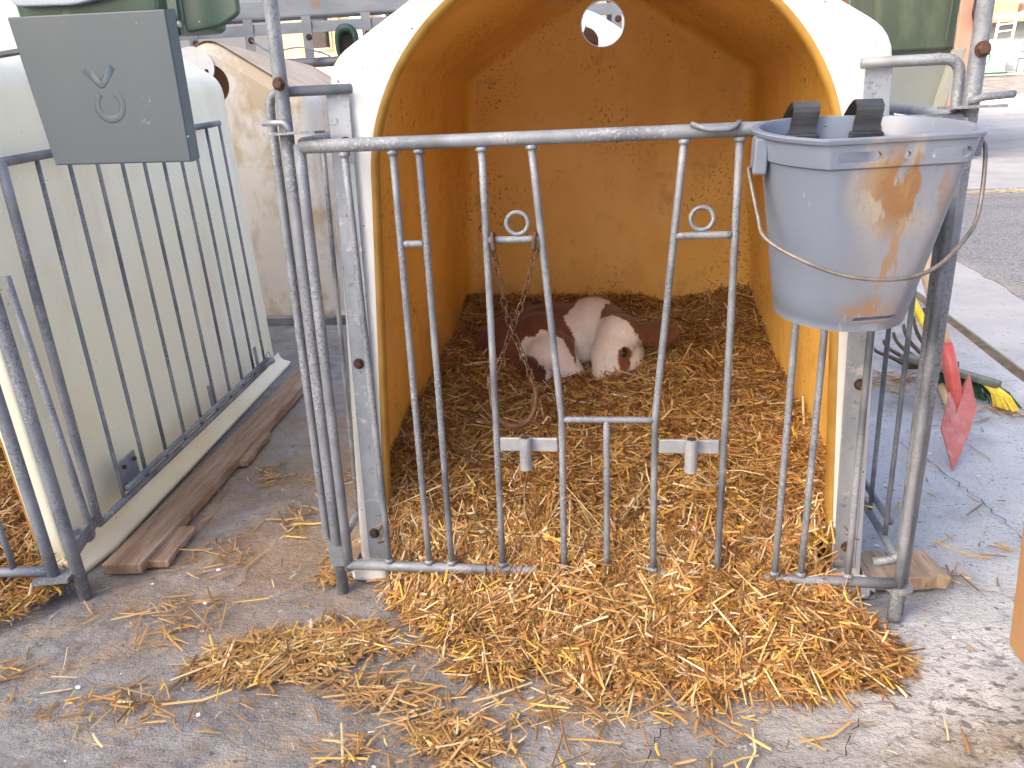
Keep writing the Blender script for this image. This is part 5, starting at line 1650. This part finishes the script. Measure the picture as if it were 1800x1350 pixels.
# unseen block added past a narrow gap to shade the far bank
building('far_shade_block', 'tall unseen block added beyond the gap to shade the far bank', -16.0, -8.5, 13.3, 20.0, -0.1, 16.5, 18.0, PLASTER, ROOFTILE, 'y')
# barn end wall to the right, behind the trough
barnC = building('barn', 'salmon barn corner with dark slats behind the green trough', 2.6, 6.10, 12.2, 17.0, 0.1, 4.2, 5.4, BRICK, ROOFTILE, 'x')
for k, x in enumerate((3.35, 3.65, 3.95, 4.25, 4.55, 4.85, 5.15)):
    soft(obj('wall_slat', *box(x - 0.09, x + 0.09, 12.10, 12.195, 1.95, 4.1), GREYWALL if k % 2 else DARK, barnC), 0.005, 1)
obj('white_rail', *box(3.0, 5.55, 12.12, 12.19, 1.42, 1.52), WHITE_PAINT, barnC)
obj('white_plinth', *box(3.0, 5.55, 12.14, 12.192, 0.12, 1.02), WHITE_PAINT, barnC)
soft(obj('corner_pillar', *box(5.72, 6.14, 11.95, 12.45, 0.1, 4.3), SALMON, barnC), 0.02, 2)
obj('door_post', *box(5.60, 5.70, 12.02, 12.19, 0.15, 4.2), FORK_STEEL, barnC)
obj('door_bar', *box(5.45, 5.74, 11.98, 12.01, 1.60, 1.66), GALV_OLD, barnC)
fe = thing('fire_extinguisher', 'red fire extinguisher with white label on the salmon pillar', 'extinguisher', (5.98, 11.85, 2.10))
obj('cylinder', *lathe([(0.03, 0.0), (0.088, 0.01), (0.092, 0.03), (0.092, 0.42), (0.075, 0.48), (0.035, 0.52), (0.03, 0.56)], (5.98, 11.85, 2.08), 20), RED, fe, smooth=True)
obj('paper_label', *box(5.955, 6.035, 11.752, 11.757, 2.20, 2.44), WHITE_PAINT, fe)
obj('hose', *tube(bend([(5.98, 11.84, 2.64), (5.86, 11.80, 2.60), (5.84, 11.80, 2.25), (5.88, 11.80, 2.14)], 0.08, 8), 0.018, 8), BLACK, fe, smooth=True)
obj('nozzle', *tube([(5.87, 11.80, 2.30), (5.885, 11.80, 2.10)], [0.016, 0.030], 10), RED, fe, smooth=True)
obj('wall_bracket', *box(5.95, 6.01, 11.90, 11.95, 2.20, 2.50), GALV_OLD, fe)

# far yard: grey building, white frame, white tank
barnD = building('barn', 'grey barn wall far behind the white pipe frame', 9.5, 30.0, 29.0, 40.0, 1.8, 3.75, 8.0, GREYWALL, ROOFTILE, 'x')
obj('white_sill', *box(9.6, 30.0, 28.9, 28.99, 3.62, 3.72), WHITE_PAINT, barnD)  # white-painted strip below the shutters
for k, x in enumerate(np.linspace(10.5, 20, 8)):
    obj('shutter', *box(x, x + 0.75, 28.86, 28.98, 3.74, 4.6), (TIMBER, PLASTER)[k % 2], barnD)
wf = thing('pipe_frame', 'white welded pipe frame standing before the grey barn', 'pipe frame', (13.0, 27.0, 1.85))
for x in (12.55, 13.05):
    obj('upright', *tube([(x, 27.0, 1.85), (x + 0.10, 27.0, 3.55)], 0.035, 10), WHITE_PAINT, wf, smooth=True)
for k, z in enumerate((2.25, 2.45, 2.65, 2.85, 3.10, 3.3)):
    obj('cross_pipe', *tube([(11.9 if k < 4 else 12.6, 27.0, z), (13.6 if k < 4 else 13.1, 27.0, z + 0.03)], 0.018, 8), WHITE_PAINT if k > 3 else GALV_PALE, wf, smooth=True)
for x in np.linspace(11.9, 13.6, 9):
    obj('thin_upright', *tube([(x, 27.0, 1.85), (x + 0.05, 27.0, 2.9)], 0.012, 6), GALV_OLD, wf, smooth=True)
tk = thing('milk_tank', 'white upright tank box at the foot of the pipe frame', 'tank', (12.65, 26.3, 1.82))
soft(obj('cabinet', *box(12.15, 12.95, 26.0, 26.7, 1.84, 2.78), WHITE_PAINT, tk), 0.04, 3)
obj('cabinet_door', *box(12.58, 12.92, 25.975, 26.0, 1.90, 2.72), GALV_PALE, tk)
hs = tag(obj('garden_hose', *tube(bend([(11.5, 26.2, 2.5), (11.9, 25.9, 2.62), (12.12, 25.9, 2.3), (11.8, 25.9, 1.86), (12.6, 25.8, 1.84)], 0.2, 8), 0.022, 8), HOSE, smooth=True),
         'green hose looped beside the white tank in the far yard', 'hose')
wa = tag(soft(obj('dark_crate', *merge([box(11.55, 11.95, 26.2, 26.6, 1.83, 1.87), box(11.55, 11.95, 26.2, 26.23, 1.87, 2.15), box(11.55, 11.95, 26.57, 26.6, 1.87, 2.15),
         box(11.55, 11.58, 26.23, 26.57, 1.87, 2.15), box(11.92, 11.95, 26.23, 26.57, 1.87, 2.15)]), BLACK), 0.01, 1), 'small dark crate left of the white tank', 'crate')

# farmhouse far behind on the left, sunlit
fh = building('farmhouse', 'cream farmhouse wall in the sun far beyond the beige hutch', -24.0, 3.0, 25.0, 34.0, 1.4, 6.0, 9.5, PLASTER, ROOFTILE, 'x')
for x in (-11.0, -9.3, -8.2, -7.1, -5.5, -3.0, -0.5):
    obj('timber_post', *box(x - 0.10, x + 0.10, 24.4, 24.6, 1.4, 5.9), TIMBER, fh)
obj('timber_rail', *box(-24.0, 3.0, 24.42, 24.58, 3.05, 3.20), TIMBER, fh)
for x in (-8.9, -6.4, -2.0):
    w = obj('window', *box(x - 0.35, x + 0.35, 24.93, 24.99, 3.5, 4.5), WHITE_PAINT, fh)
    obj('pane', *box(x - 0.28, x + 0.28, 24.915, 24.928, 3.57, 4.43), DARK, w)

# lime crumbs and grit on the concrete
grit = []
for k in range(90):
    x, y = rng.uniform(-0.9, 1.9), rng.uniform(-0.55, 1.2)
    if in_hutch(np.array([x]), np.array([y]))[0]:
        continue
    r = 0.0016 + 0.005 * rng.random() ** 4
    v_, f_ = ellipsoid((x, y, r * 0.4), (r, r * rng.uniform(0.6, 1.0), r * 0.6), sub=1)
    grit.append((v_ + rng.normal(0, r * 0.12, v_.shape), f_))
tag(obj('lime_crumbs', *merge(grit), WHITE_PAINT), 'white lime crumbs and grit strewn over the concrete', 'grit', kind='stuff')
